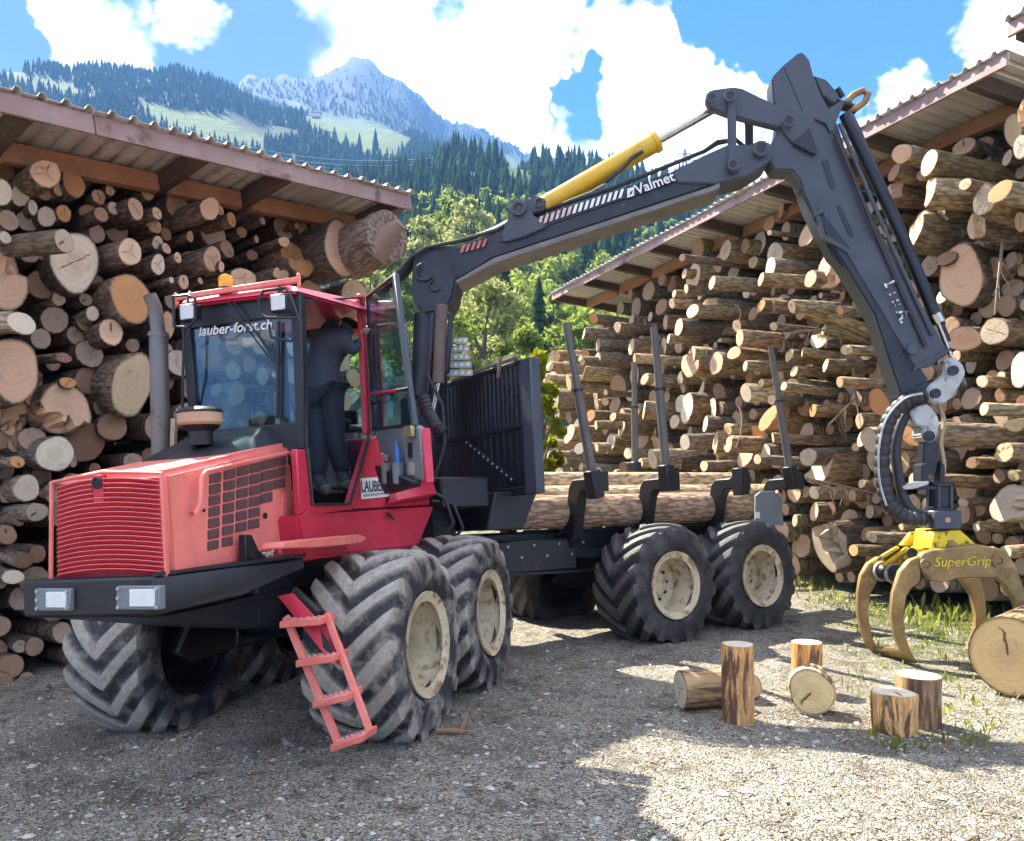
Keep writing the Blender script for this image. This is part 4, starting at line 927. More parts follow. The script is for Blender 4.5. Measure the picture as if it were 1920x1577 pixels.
def glass_mat(name, tint, gl=.16, dark=.35):
    m = bpy.data.materials.new(name); m.use_nodes = True; g = NT(m.node_tree)
    tr = g.add('ShaderNodeBsdfTransparent', ins={'Color': (*tint, 1)}); gs = g.add('ShaderNodeBsdfGlossy', ins={'Color': (.9, .95, 1, 1), 'Roughness': .03})
    fr = g.add('ShaderNodeFresnel', ins={'IOR': 1.5}); co = g.add('ShaderNodeTexCoord').outputs['Object']
    df = g.add('ShaderNodeBsdfDiffuse', ins={'Color': (.5, .5, .48, 1)})
    f = g.math('MULTIPLY_ADD', fr.outputs[0], .55, gl)
    mx = g.add('ShaderNodeMixShader', ins={0: f, 1: tr.outputs[0], 2: gs.outputs[0]})
    d2 = g.add('ShaderNodeMixShader', ins={0: g.sm(g.noise(co, 3, 6, .7), .45, .8, .004, .05), 1: mx.outputs[0], 2: df.outputs[0]})      # film of dust
    g.add('ShaderNodeOutputMaterial', ins={'Surface': d2.outputs[0]}); return m
M_GLASS = glass_mat('cab_glass', (.80, .93, .95), .01)
M_GLASSD = glass_mat('door_glass', (.62, .78, .86), .03)

FW = empty('forwarder', FO)
tag(FW, 'red and black forestry forwarder with crane, open cab door and eight big tyres', 'forwarder')

# ---- wheels
def tyre_mesh():
    TR, TW, RR = .665, .66, .352
    prof = []                                        # (across, radius, lug weight)
    hw = TW / 2
    for s in np.linspace(-1, 1, 23): prof.append((s * hw * .96, TR - .03 - .030 * abs(s) ** 3.2, 1.))
    left = [(-hw * 1.00, TR - .10, .8), (-hw * 1.04, TR - .16, .35), (-hw * 1.05, TR - .21, 0), (-hw * 1.00, TR - .26, 0), (-hw * .90, RR + .015, 0), (-hw * .84, RR - .01, 0), (-hw * .75, RR - .02, 0)]
    full = left[::-1] + prof + [(-a, r, w_) for a, r, w_ in left]
    N = 17; sub = 12; na = N * sub; v = []; t = []
    LUG = [0, 0, .15, .95, 1, 1, 1, 1, .95, .15, 0, 0]           # height along one pitch; the grid follows the chevrons
    for k in range(na):
        for (a, r, wt) in full:
            s = min(1.15, abs(a) / hw); lug = LUG[k % sub] * wt
            sl = s * 1.25 + (.10 * s * s)
            th = 2 * math.pi * (k / na - sl / N) + (.012 * math.sin(k * .7) if wt == 1 else 0)
            if s < .08 and wt == 1: lug *= .75
            wear = .75 + .25 * math.sin(th * 2 + 1) * math.cos(th * 3 + a * 3)
            rr = r + .056 * lug * wear + .006 * math.sin(th * 5 + a * 7)
            v.append((a, rr * math.cos(th), rr * math.sin(th))); t.append(lug if wt == 1 else lug * .6)
    m_ = len(full); f = [(k * m_ + j, k * m_ + j + 1, ((k + 1) % na) * m_ + j + 1, ((k + 1) % na) * m_ + j) for k in range(na) for j in range(m_ - 1)]
    me = bpy.data.meshes.new('tyre'); me.from_pydata(v, [], f); me.polygons.foreach_set('use_smooth', [True] * len(f)); me.set_sharp_from_angle(angle=rad(32)); me.materials.append(M_TYRE)
    a_ = me.color_attributes.new('tone', 'FLOAT_COLOR', 'POINT'); a_.data.foreach_set('color', [x for q in t for x in (q, q, q, 1)])
    return me
TY = tyre_mesh()
def lathe_x(prof, n=40):
    m = MB(); m.lathe((0, 0, 0), (1, 0, 0), [(r, a) for a, r in prof], n); return m
def rim_meshes():
    out = [(.305, .30), (.325, .352), (.335, .372), (.318, .374), (.312, .345), (.27, .335), (.20, .328), (.15, .300), (.00, .292), (-.03, .24), (-.02, .15), (.0, .13), (.0, .0001)]
    r = lathe_x(out, 44).build('rim', P_RIM, None); h = lathe_x([(-.01, .135), (.05, .125), (.065, .10), (.065, .0001)], 20).build('hub', P_RIM, None)
    m = MB()
    for k in range(10):
        a = k * math.pi / 5; m.lathe((-.025, .19 * math.cos(a), .19 * math.sin(a)), (1, 0, 0), [(.018, 0), (.018, .03), (.0001, .032)], 8)
    b = m.build('wheel_nuts', P_BLACK, None)
    i = lathe_x([(-.33, .372), (-.31, .345), (-.1, .32), (-.1, .0001)], 32).build('rim_inside', P_BLACK, None)
    ms = [r.data, h.data, b.data, i.data]
    for o in (r, h, b, i): bpy.data.objects.remove(o)
    return ms
RIM, HUB, NUT, RIMI = rim_meshes()
def wheel(c, axis, up, spin, dust, flip=False):
    x = V(axis).normalized(); z = (V(up) - x * V(up).dot(x)).normalized(); y = z.cross(x)
    w_ = bpy.data.objects.new('wheel', None); COL.objects.link(w_); w_.parent = FW
    w_.matrix_local = Matrix.Translation(c - BASE[FW.name]) @ Matrix((x, y, z)).transposed().to_4x4() @ Matrix.Rotation(spin, 4, 'X')
    for nm, me in (('tyre', TY), ('rim', RIM), ('hub', HUB), ('wheel_nuts', NUT), ('rim_inside', RIMI)):
        o = bpy.data.objects.new(nm, me); COL.objects.link(o); o.parent = w_; o.color = (dust, dust, dust, 1)
        if nm == 'tyre' and flip: o.matrix_local = Matrix.Rotation(math.pi, 4, 'Z')
    return w_
for t in (0, -1.4):
    wheel(F(t, .975, .635), FYN, FZN, random.uniform(0, 6), 1.8 if t == 0 else 1.4); wheel(F(t, -.975, .635), -FYN, FZN, random.uniform(0, 6), 1.6, True)
for u in (2.73, 4.23):
    wheel(Rr(u, .975, .635), RYN, RZN, random.uniform(0, 6), .30); wheel(Rr(u, -.975, .635), -RYN, RZN, random.uniform(0, 6), .3, True)

# ---- front frame, bumper
m = MB(); m.box(F, -1.9, .75, -.30, .44, .90, 1.30); m.build("front_frame", P_BLACK, FW, bevel=.02)
for y in (.72, -.72):
    m = MB(); m.prism([F(.25, y - .09, .62), F(.1, y - .09, .80), F(-.45, y - .09, .98), F(-.95, y - .09, .98), F(-1.5, y - .09, .80), F(-1.65, y - .09, .62), F(-1.5, y - .09, .50), F(.1, y - .09, .50)], FYN * .18); m.build('bogie_case', P_BLACK, FW, bevel=.02)
m = MB(); m.tube([F(-.7, -.75, .72), F(-.7, .75, .72)], .16, 12); m.build('axle', P_BLACK, FW)
# bumper: front box, wings and sloping belly plate
m = MB(); m.box(F, 1.50, 1.70, -.445, .47, 1.12, 1.33); m.build('bumper', P_BLACK, FW, bevel=.015)
w0 = [fy(302, 1070, .472), fy(303, 1140, .472), F(.72, .90, 1.10), F(.40, .95, 1.14), F(.38, .95, 1.27), F(.6, .9, 1.29)]
m = MB(); a = [F(1.70, .474, 1.325), F(.85, .68, 1.32), F(.58, .70, 1.32), F(.58, .70, 1.245), F(.88, .69, 1.215), F(1.13, .62, 1.145), F(1.70, .474, 1.122)]
m.prism(a, FYN * -.10); m.build('bumper_wing', P_BLACK, FW, bevel=.012)
m = MB(); m.prism([F(1.70, .474, 1.332), F(.85, .68, 1.328), F(.56, .70, 1.328), F(.56, .45, 1.328), F(1.55, .40, 1.332)], FZN * .018); m.build('wing_tread_plate', P_BLACK, FW)
m = MB(); m.box(F, .9, 1.48, -.50, -.448, 1.22, 1.32); m.build('bumper_wing', P_BLACK, FW, bevel=.012)
m = MB(); m.box8([F(1.05, .05, .95), F(.85, .42, .90), F(-.6, .42, .75), F(-.6, -.2, .75), F(1.62, -.40, 1.108), F(1.66, .45, 1.108), F(-.6, .45, 1.108), F(-.6, -.4, 1.108)]); m.build('belly_plate', P_BLACK, FW, bevel=.01)
for (xa, ya, xb, yb) in ((65, 1104, 131, 1146), (217, 1099, 299, 1144)):
    c = [ft(xa, ya, 1.73), ft(xb, ya, 1.73), ft(xb, yb, 1.73), ft(xa, yb, 1.73)]
    hl = MB(); hl.prism(c, FB * .05); h = hl.build('headlight', P_GREY, FW, bevel=.006)
    xi = xa + (xb - xa) * .30; xj = xb - (xb - xa) * .12
    c = [ft(xi, ya + 6, 1.737), ft(xj, ya + 6, 1.737), ft(xj, yb - 6, 1.737), ft(xi, yb - 6, 1.737)]
    l = MB(); l.prism(c, FB * .02); l.build('lens', P_LAMP, h, bevel=.004)
    for (bx, by) in ((xa + 5, ya + 5), (xb - 5, ya + 5), (xb - 5, yb - 5), (xa + 5, yb - 5), (xa + 5, (ya + yb) / 2)):
        b = MB(); b.lathe(ft(bx, by, 1.73), -FB, [(.009, 0), (.009, .01), (.0001, .011)], 8); b.build('bolt', P_ALU, h)

# ---- hood
m = MB(); m.box8([F(1.60, -.32, 1.30), F(1.60, .50, 1.30), F(.33, .50, 1.30), F(.33, -.34, 1.30), F(1.60, -.285, 1.90), F(1.60, .49, 1.90), F(.33, .49, 2.115), F(.33, -.32, 2.115)])
hood = m.build('hood', P_HOOD, FW, bevel=.035, seg=3)
m = MB(); m.box8([F(1.603, -.285, 1.315), F(1.603, .465, 1.315), F(1.59, .465, 1.315), F(1.59, -.285, 1.315), F(1.603, -.255, 1.865), F(1.603, .46, 1.865), F(1.59, .46, 1.865), F(1.59, -.255, 1.865)])
gri = m.build('grille', P_GRILLE, FW)
NS = 20
for i in range(NS):
    q = (i + .5) / NS; z = 1.325 + .525 * q; y0, y1 = -.285 + .03 * q, .467 - .005 * q
    if i >= NS - 4:    # the badge interrupts the top slats
        spans = [(y0, .045), (.125, y1)]
    else: spans = [(y0, y1)]
    for (a, b) in spans:
        n_ = 9; pts = []
        for k in range(n_):
            y = a + (b - a) * k / (n_ - 1); w_ = (y - (y0 + y1) / 2) / ((y1 - y0) / 2); pts.append((1.606 + .05 * (1 - w_ * w_), y, z + .034 * (1 - w_ * w_) - .012))
        m = MB(); vs = []
        for (t, y, zz) in pts: vs += [F(t - .012, y, zz - .002), F(t - .030, y, zz + .004), F(t - .030, y, zz + .021), F(t, y, zz + .019)]
        fs = [(k * 4 + j, k * 4 + (j + 1) % 4, k * 4 + 4 + (j + 1) % 4, k * 4 + 4 + j) for k in range(n_ - 1) for j in range(4)] + [(0, 1, 2, 3), tuple((n_ - 1) * 4 + j for j in (3, 2, 1, 0))]
        m.add(vs, fs); m.build('slat', P_GRILLE, gri, smooth=0)
        lip = MB(); lip.tube([F(t + .001, y, zz + .0185) for (t, y, zz) in pts], .0028, 5); lip.build('slat_lip', P_HOOD, gri)
m = MB()
m.tube([F(1.61, -.36, 1.30), F(1.62, -.315, 1.325), F(1.62, -.275, 1.88), F(1.625, .1, 1.915), F(1.62, .485, 1.885), F(1.62, .488, 1.34), F(1.62, .45, 1.305)], .013, 8); m.build('grille_frame', P_HOOD, FW)
b = F(1.665, .085, 1.875)
m = MB(); m.box(F, 1.62, 1.655, .048, .122, 1.745, 1.90); bd = m.build('badge_plate', P_GRILLE, FW, bevel=.004)
m = MB(); m.lathe(F(1.656, .085, 1.855), -FB, [(.034, 0), (.034, .008), (.026, .010), (.024, .004), (.012, .004), (.010, .010), (.0001, .010)], 20); m.build('badge', P_BLACK, bd)
# vent panels in the hood side
cols = [(1000, 285, 7), (1066, 268, 7), (1127, 252, 6), (1186, 238, 6), (1242, 222, 4), (1299, 208, 3)]
for (zx, zy, nn) in cols:
    for k in range(nn):
        cx, cy = zx * .4058 - k * 2.0 * .4058, 780 + (zy + k * 52.) * .4058
        w_, h_ = 10.3, 8.6
        p = [fy(cx - w_, cy + h_ + 2.2, .5055), fy(cx + w_, cy + h_ - 2.2, .5055), fy(cx + w_, cy - h_ - 2.2, .5055), fy(cx - w_, cy - h_ + 2.2, .5055)]
        MB().prism(p, FYN * -.02).build('vent_panel', P_VENT, hood, bevel=.004)
m = MB(); m.tube([fy(362, 962, .50), fy(366, 961, .545), fy(375, 945, .55), fy(379, 893, .55), fy(386, 884, .55), fy(460, 866, .55), fy(540, 848, .55), fy(549, 855, .55), fy(557, 888, .55), fy(552, 893, .50)], .0125, 8); m.build('hood_handrail', P_HOOD, FW)
for (x, y, r) in ((497, 967, 6), (382, 957, 3)): MB().lathe(fy(x, y, .504), FYN, [(r / FPX * 5, 0), (r / FPX * 5, .006), (.0001, .007)], 12).build('hood_lock', P_BLACK, hood)
MB().prism([fy(527, 988, .506), fy(552, 985, .506), fy(552, 920, .506), fy(530, 925, .506)], FYN * -.01).build('hood_flap', P_HOOD, hood, bevel=.003)
MB().prism([fy(535, 980, .509), fy(550, 978, .509), fy(550, 970, .509), fy(535, 972, .509)], FYN * -.005).build('data_plate', P_GREY, hood)
m = MB(); m.prism([fy(448, 1068, .53), fy(505, 1062, .53), fy(472, 1030, .53), fy(460, 1003, .53), fy(447, 1003, .53)], FYN * .05); m.tube([fy(460, 1010, .55), fy(475, 1050, .58), fy(498, 1068, .6)], .016, 6); m.build('hood_bracket', P_BLACK, FW, bevel=.005)
# black cowl over the back of the hood and the air intake
m = MB(); m.box8([F(.98, -.30, 1.99), F(.98, .36, 1.99), F(.36, .47, 2.095), F(.36, -.31, 2.095), F(.92, -.22, 2.035), F(.92, .22, 2.035), F(.36, .34, 2.24), F(.36, -.28, 2.24)]); m.build('hood_cowl', P_BLACK, FW, bevel=.02, seg=2)
ic = at(377, 818, 5.30)
m = MB(); m.lathe(ic, FZN, [(.075, -.06), (.075, 0), (.080, .03), (.115, .055), (.13, .075)], 28); it = m.build('air_intake', P_BLACK, FW)
m = MB(); m.lathe(ic, FZN, [(.13, .07), (.146, .085), (.146, .150), (.135, .152)], 28); m.build('intake_band', P_TAN, it)
m = MB(); m.lathe(ic, FZN, [(.148, .150), (.150, .165), (.125, .185), (.05, .195), (.0001, .196)], 28); m.build('intake_lid', P_BLACK, it)
m = MB(); e0, e1 = at(302, 860, 5.75), at(297, 628, 5.72)
m.tube([e0, e1], .064, 20); ex = m.build('exhaust_pipe', P_PIPE, FW)
m = MB(); m.tube([e1 - V((0, 0, .01)), at(294, 600, 5.72), at(290, 575, 5.70), at(280, 552, 5.66)], [.052, .050, .048, .046], 20, cap=False); m.build('exhaust_outlet', P_PIPE, ex)
m = MB(); m.tube([e1 - V((0, 0, .015)), e1 + V((0, 0, .015))], .072, 20); m.build('exhaust_clamp', P_PIPE, ex)
m = MB(); m.bar(at(325, 840, 5.7), at(327, 785, 5.7), .05, .03); m.build('exhaust_bracket', P_TAN, ex)

# ---- cab
RZ = 3.13
TFc, TBk = .36, -.80          # cab front and back
YL, YR = .62, -.28
for (y, zt) in ((YL, RZ), (YR, RZ)):
    MB().bar(F(TFc, y - .02 * (1 if y > 0 else -1), 2.05), F(TFc + .01, y + .01 * (1 if y > 0 else -1), zt), .075, .075, FB).build('front_pillar', P_BLACK, FW, bevel=.01)
m = MB(); m.box(F, TFc - .03, TFc + .03, YR, YL, RZ - .15, RZ + .01); m.build('windscreen_header', P_BLACK, FW, bevel=.01)
m = MB(); m.box(F, TFc - .03, TFc + .03, YR, YL, 1.95, 2.24); m.build('windscreen_base', P_BLACK, FW, bevel=.01)
ws = MB(); ws.box(F, TFc + .012, TFc + .02, YR + .03, YL - .05, 2.24, RZ - .15); wsg = ws.build('windscreen', M_GLASS, FW)
m = MB(); m.bar(F(TBk, YR, 1.6), F(TBk, YR, RZ), .08, .08, FB); m.build('rear_pillar', P_BLACK, FW, bevel=.01)
m = MB(); m.bar(fy(688, 815, .63), fy(676, 552, .63), .075, .05, FYN); m.build('door_pillar', P_RED, FW, bevel=.01)
m = MB(); m.bar(F(TBk, YL - .02, 1.7), F(TBk, YL, RZ), .08, .06, FYN); m.build('rear_pillar', P_BLACK, FW, bevel=.01)
MB().box(F, TBk + .04, -.62, .60, .61, 2.2, RZ - .05).build('quarter_window', M_GLASSD, FW)
m = MB(); m.box(F, TBk, TFc, YR - .01, YR + .03, 1.62, 2.06); m.build('cab_side_panel', P_RED, FW, bevel=.01)
MB().box(F, TBk + .04, TFc - .04, YR + .004, YR + .010, 2.06, RZ - .06).build('side_window', M_GLASS, FW)
MB().box(F, TBk - .03, TBk + .03, YR, YL, 1.62, 2.06).build('rear_panel', P_BLACK, FW, bevel=.01)
MB().box(F, TBk - .004, TBk + .004, YR + .04, YL - .04, 2.06, RZ - .05).build('rear_window', M_GLASS, FW)
MB().box(F, TBk, TFc, YR, YL, 1.55, 1.62).build('cab_floor', P_BLACK, FW)
# red shell round the door opening, lower side
m = MB(); m.prism([fy(556, 842, .635), fy(573, 842, .635), fy(586, 948, .635), fy(563, 966, .635)], FYN * -.05); m.build('door_jamb', P_RED, FW, bevel=.008)
m = MB(); m.prism([fy(583, 947, .637), fy(660, 944, .637), fy(662, 956, .637), fy(566, 968, .637)], FYN * -.06); m.build('door_sill', P_RED, FW, bevel=.006)
m = MB(); m.prism([fy(693, 822, .64), fy(745, 800, .64), fy(802, 828, .64), fy(806, 948, .64), fy(664, 955, .64), fy(656, 946, .64)], FYN * -.06); cs = m.build('cab_rear_shell', P_RED, FW, bevel=.01)
m = MB(); m.tube([fy(571, 563, .645), fy(676, 558, .645), fy(690, 800, .645), fy(690, 822, .645), fy(656, 945, .645), fy(586, 946, .645), fy(576, 840, .645)], .013, 6, closed=True); m.build('door_seal', P_RUBBER, FW)
m = MB(); m.box8([F(.52, .50, 1.27), F(.52, .66, 1.30), F(-1.28, .70, 1.24), F(-1.28, .40, 1.20), F(.56, .45, 1.60), F(.56, .655, 1.60), F(-1.70, .70, 1.585), F(-1.70, .40, 1.585)]); ls = m.build('lower_side_panel', P_RED, FW, bevel=.02, seg=2)
m = MB(); m.prism([fy(742, 978, .715), fy(726, 967, .715), fy(723, 960, .715), fy(731, 962, .715)], FYN * .004); m.build('panel_slot', P_BLACK, ls)
m = MB(); m.box8([F(-.75, .66, 1.62), F(-.75, .78, 1.66), F(-1.62, .76, 1.70), F(-1.62, .62, 1.64), F(-.9, .66, 1.80), F(-.9, .68, 1.80), F(-1.72, .68, 1.86), F(-1.72, .62, 1.86)]); m.build('rear_wing_panel', P_RED, FW, bevel=.01)
MB().box(F, -1.72, TBk - .04, YR, .60, 1.58, 2.20).build('engine_box', P_RED, FW, bevel=.03)
# step plate with grip, lower name panel
m = MB(); m.prism([fy(488, 1030, .70), fy(492, 1018, .70), fy(636, 1004, .70), fy(652, 1010, .70), fy(640, 1020, .70), fy(560, 1028, .70)], FYN * .16); m.build('cab_step', P_STEP, FW, bevel=.006)
m = MB(); m.prism([fy(462, 1060, .515), fy(520, 1056, .515), fy(520, 1030, .515), fy(462, 1034, .515)], FYN * .008); npn = m.build('name_panel', P_GRILLE, FW)
text('name_lettering', 'Valmet', P_WHITE, npn, fy(466, 1053, .5265), FB, FZN, .098)
# roof
m = MB(); m.box8([F(.47, -.33, RZ + .0), F(.47, .68, RZ - .02), F(-1.02, .70, RZ + .08), F(-1.02, -.36, RZ + .08), F(.40, -.28, RZ + .075), F(.40, .60, RZ + .06), F(-.95, .60, RZ + .21), F(-.95, -.30, RZ + .21)]); rf = m.build('cab_roof', P_RED, FW, bevel=.025, seg=2)
m = MB(); m.bar(F(.44, -.31, RZ + .075), F(.40, .66, RZ + .085), .03, .04); m.bar(F(.44, -.32, RZ + .02), F(.44, -.32, RZ + .11), .025, .025, FB); m.bar(F(.40, .66, RZ + .03), F(.40, .66, RZ + .13), .025, .025, FB); m.build('roof_rail', P_HOOD, FW, bevel=.006)
MB().box(F, -1.15, -1.0, .25, .72, RZ + .0, RZ + .05).build('roof_rear_rail', P_HOOD, FW, bevel=.01)
bc = at(424, 540, 5.72)
m = MB(); m.lathe(bc, FZN, [(.055, -.05), (.055, 0)], 20, cap1=True); bb = m.build('beacon', P_BLACK, FW)
m = MB(); m.lathe(bc, FZN, [(.050, .0), (.052, .055), (.042, .085), (.015, .098), (.0001, .099)], 20); m.build('beacon_lens', P_AMBER, bb)
# work lamps with tube guards
for (cx, cy, s, g_) in ((349, 585, 16, [(325, 556), (352, 553), (366, 560), (366, 600), (352, 614), (326, 612)]), (520, 567, 17, [(486, 560), (494, 545), (536, 540), (545, 556), (560, 596), (500, 596), (488, 588)])):
    t_ = .58
    a = [ft(cx - s, cy - s + 2, t_), ft(cx + s * .9, cy - s - 2, t_), ft(cx + s, cy + s - 2, t_), ft(cx - s * .9, cy + s + 2, t_)]
    wl = MB().prism(a, FB * .09).build('work_lamp', P_BLACK, FW, bevel=.012)
    k = .82; a = [ft(cx + (px_ - cx) * k, cy + (py_ - cy) * k, t_ + .004) for px_, py_ in ((cx - s, cy - s + 2), (cx + s * .9, cy - s - 2), (cx + s, cy + s - 2), (cx - s * .9, cy + s + 2))]
    MB().prism(a, FB * .02).build('lens', P_LAMP, wl, bevel=.006)
    MB().tube([ft(x, y, t_ + .05) for x, y in g_], .011, 8, closed=True).build('lamp_guard', P_BLACK, wl)
    MB().tube([ft(cx, cy + s, t_ - .06), ft(cx + 4, cy - s - 14, t_ - .10), ft(cx + 8, 548, TFc + .06)], .011, 6).build('lamp_bracket', P_BLACK, wl)
MB().tube([ft(345, 612, .5), ft(343, 700, .5), ft(342, 790, .45)], .010, 6).build('mirror_arm', P_BLACK, FW)
MB().tube([ft(556, 596, .5), ft(560, 625, .5), ft(545, 640, .55), ft(508, 632, .55), ft(505, 610, .55)], .010, 6).build('grab_loop', P_BLACK, FW)
# wipers
for pts in ([(428, 566), (470, 625), (512, 680)], [(438, 566), (482, 625), (514, 676)]): MB().tube([ft(x, y, TFc + .07) for x, y in pts], .007, 6).build('wiper_arm', P_BLACK, FW)
MB().bar(ft(522, 602, TFc + .045), ft(520, 784, TFc + .045), .018, .02, FB).build('wiper_blade', P_BLACK, FW)
text('windscreen_lettering', 'lauber-forst.ch', P_WHITE, wsg, ft(372, 630, TFc + .024), F(0, 1, 0) - F(0, 0, .03), FZN, .103, .001, .22, .0012)
# inside the cab
def cabbox(px, py, Y):
    c = at(px, py, Y); return lambda x, y, z: c + FLF * x + FB * y + FZN * z
m = MB(); m.box(cabbox(646, 880, 6.85), -.10, .13, -.22, .22, -.20, .10); m.box(cabbox(655, 830, 7.0), -.10, .12, -.05, .12, -.20, .14); m.build('seat', P_SHEEP, FW, bevel=.05, seg=3)
m = MB(); m.box(cabbox(650, 806, 6.7), -.09, .10, -.12, .12, -.02, .03); m.lathe(at(640, 798, 6.6), FZN, [(.0001, .05), (.07, .05), (.09, .02), (.07, 0)], 16); m.build('armrest_console', P_BLACK, FW, bevel=.012)
MB().box(cabbox(655, 783, 6.75), -.09, .07, -.02, .03, -.06, .06).build('control_screen', P_BLACK, FW, bevel=.01)
m = MB(); m.box(F, .05, .26, -.2, .12, 1.62, 2.1); m.tube([F(.16, -.02, 2.1), F(.10, -.02, 2.34)], .02, 8); m.build('dashboard', P_BLACK, FW, bevel=.02)
m = MB(); m.tube([F(.05 + .16 * math.cos(a) * .4, -.02 + .17 * math.sin(a), 2.35 + .1 * math.cos(a)) for a in np.linspace(0, 6.28, 20)[:-1]], .014, 6, closed=True); m.build('steering_wheel', P_BLACK, FW)
MB().bar(F(.22, .30, 2.0), F(.20, .31, 2.5), .02, .05).build('interior_lever', P_TAN, FW)
# open door
DH, DE = F(-.61, .665, 2.4), F(-.02, 1.20, 2.4)
DN = (DE - DH).cross(FZN).normalized()
def dp(px, py, off=0.): return on(px, py, DH + DN * off, DN)
if DN.dot(CAM - DH) < 0: DN = -DN
out = [(689, 556), (741, 516), (760, 650), (777, 797), (702, 806), (697, 690)]
m = MB(); m.tube([dp(*p) for p in out], .021, 4, closed=True); dr = m.build('cab_door', P_BLACK, FW, bevel=.004)
m = MB(); m.bar(dp(741, 516, .01), dp(778, 800, .01), .055, .04, DN); m.build('door_stile', P_CRANE, dr, bevel=.006)
MB().prism([dp(x, y) for x, y in [(692, 560), (739, 522), (774, 797), (703, 803)]], DN * .006).build('door_glass', M_GLASSD, dr)
m = MB(); m.prism([dp(701, 806, .012), dp(778, 797, .012), dp(787, 803, .012), dp(791, 900, .012), dp(740, 922, .012), dp(718, 868, .012)], DN * -.05); m.build('door_lower_panel', P_GREY, dr, bevel=.012)
m = MB(); m.prism([dp(779, 803, .0), dp(791, 803, .0), dp(799, 905, .0), dp(791, 903, .0)], DN * -.06); m.build('door_edge', P_RED, dr, bevel=.004)
m = MB(); m.prism([dp(717, 872, .005), dp(791, 900, .005), dp(790, 912, .005), dp(737, 926, .005), dp(727, 905, .005)], DN * .07); m.build('door_pocket', P_BLACK, dr, bevel=.01)
for (x0, x1) in ((715, 737), (736, 760)):
    a, b = dp((x0 + x1) / 2, 906, .06), dp((x0 + x1) / 2 - 1, 868, .06); r_ = (x1 - x0) / 2 / FPX * 5.9
    MB().tube([a, b], [r_ * .9, r_], 14).build('cup_holder', P_GREY, dr)
MB().tube([dp(747, 880, .06), dp(746, 846, .06), dp(744, 838, .06), dp(744, 828, .06)], [.022, .022, .012, .012], 10).build('bottle', P_BLUE, dr)
m = MB()
for k in range(7): m.lathe(dp(722 + random.uniform(-5, 8), 856 + random.uniform(-6, 8), .06 + random.uniform(-.01, .01)), V((random.uniform(-1, 1), -1, random.uniform(-1, 1))), [(.0001, -.016), (.014, -.008), (.016, 0), (.010, .012), (.0001, .015)], 7)
m.build('pink_cloth', pbr('pink_cloth', (.62, .25, .27), None, 9, .9), dr)
MB().prism([dp(763, 800, .016), dp(778, 798, .016), dp(779, 818, .016), dp(764, 820, .016)], DN * .03).build('door_lock', P_GOLD, dr, bevel=.004)
MB().tube([dp(697, 738, .05), dp(745, 732, .06)], .0135, 8).build('door_bar', P_RED, dr)
MB().tube([dp(745, 732, .06), dp(768, 728, .02)], .0135, 8).build('door_bar_end', P_BLACK, dr)
MB().tube([dp(704, 590, .04), dp(707, 690, .05), dp(712, 750, .05), dp(700, 758, .03)], .008, 6).build('door_grab_tube', P_BLACK, dr)
for (x0, y0, x1, y1, z_) in ((768, 830, 773, 858, 0), (770, 866, 778, 890, 0)): MB().prism([dp(x0, y0, .014), dp(x1, y0, .014), dp(x1, y1, .014), dp(x0, y1, .014)], DN * .015).build('door_latch', P_BLACK if y0 < 840 else P_ALU, dr)
# signs on the red shell
sg = MB().prism([fy(676, 897, .646), fy(729, 893, .646), fy(730, 931, .646), fy(677, 936, .646)], FYN * .004).build('owner_sign', P_WHITE, cs)
P_INK = pbr('sign_ink', (.03, .035, .06), None, 5, .6); P_INKG = pbr('sign_ink_grey', (.35, .36, .38), None, 40, .6)
text('owner_lettering', 'LAUBER', P_INK, sg, fy(677.5, 921, .652), FB, FZN, .115, .001, 0, .002)
MB().prism([fy(677, 924, .6505), fy(729, 919.5, .6505), fy(729, 918, .6505), fy(677, 922.5, .6505)], FYN * .001).build('sign_rule', P_INK, sg)
MB().prism([fy(707, 912, .6505), fy(728, 909, .6505), fy(728, 905, .6505), fy(707, 908, .6505)], FYN * .001).build('small_print', P_INKG, sg)
MB().prism([fy(681, 932, .6505), fy(727, 927, .6505), fy(727, 922, .6505), fy(681, 927, .6505)], FYN * .001).build('small_print', P_INKG, sg)
text('model_number', '840.3', P_WHITE, cs, fy(766, 919, .66), FB, FZN, .10, .002)

# ---- boarding ladder
A0, A1, B0, B1 = at(536, 1156, 4.92), at(634, 1392, 4.60), at(612, 1150, 4.80), at(694, 1372, 4.48)
lad = MB().bar(A0, A1, .050, .024, FB).build('ladder', P_STEP, FW, bevel=.004)
MB().bar(B0, B1, .042, .024, FB).build('ladder_rail', P_STEP, lad, bevel=.004)
for k in range(4):
    q = (.02, .34, .66, .985)[k]; a, b = A0.lerp(A1, q), B0.lerp(B1, q)
    d_ = FB * .17
    MB().box8([a - V((0, 0, .045)) - d_ * .5, b - V((0, 0, .045)) - d_ * .5, b - V((0, 0, .045)) + d_ * .6, a - V((0, 0, .045)) + d_ * .6, a - d_ * .5, b - d_ * .5, b + d_ * .6, a + d_ * .6]).build('step', P_STEP, lad, bevel=.006)
    m = MB()
    for i in range(6):
        for j in range(2): m.lathe(a.lerp(b, (i + .7) / 6.4) + d_ * (.28 * j - .15), (0, 0, 1), [(.011, 0), (.008, .006), (.005, .006)], 6)
    m.build('grip_studs', P_ALU, lad)['kind'] = 'stuff'
m = MB(); m.prism([at(520, 1118, 5.0), at(548, 1112, 4.95), at(640, 1205, 4.72), at(652, 1245, 4.68), at(640, 1250, 4.68), at(612, 1232, 4.72)], FB * .012); m.build('ladder_hanger', P_RED, lad, bevel=.003)
m = MB(); m.prism([at(600, 1178, 4.745), at(622, 1215, 4.695), at(620, 1226, 4.695), at(606, 1215, 4.73)], FB * .006); m.build('hanger_slot', P_BLACK, lad)
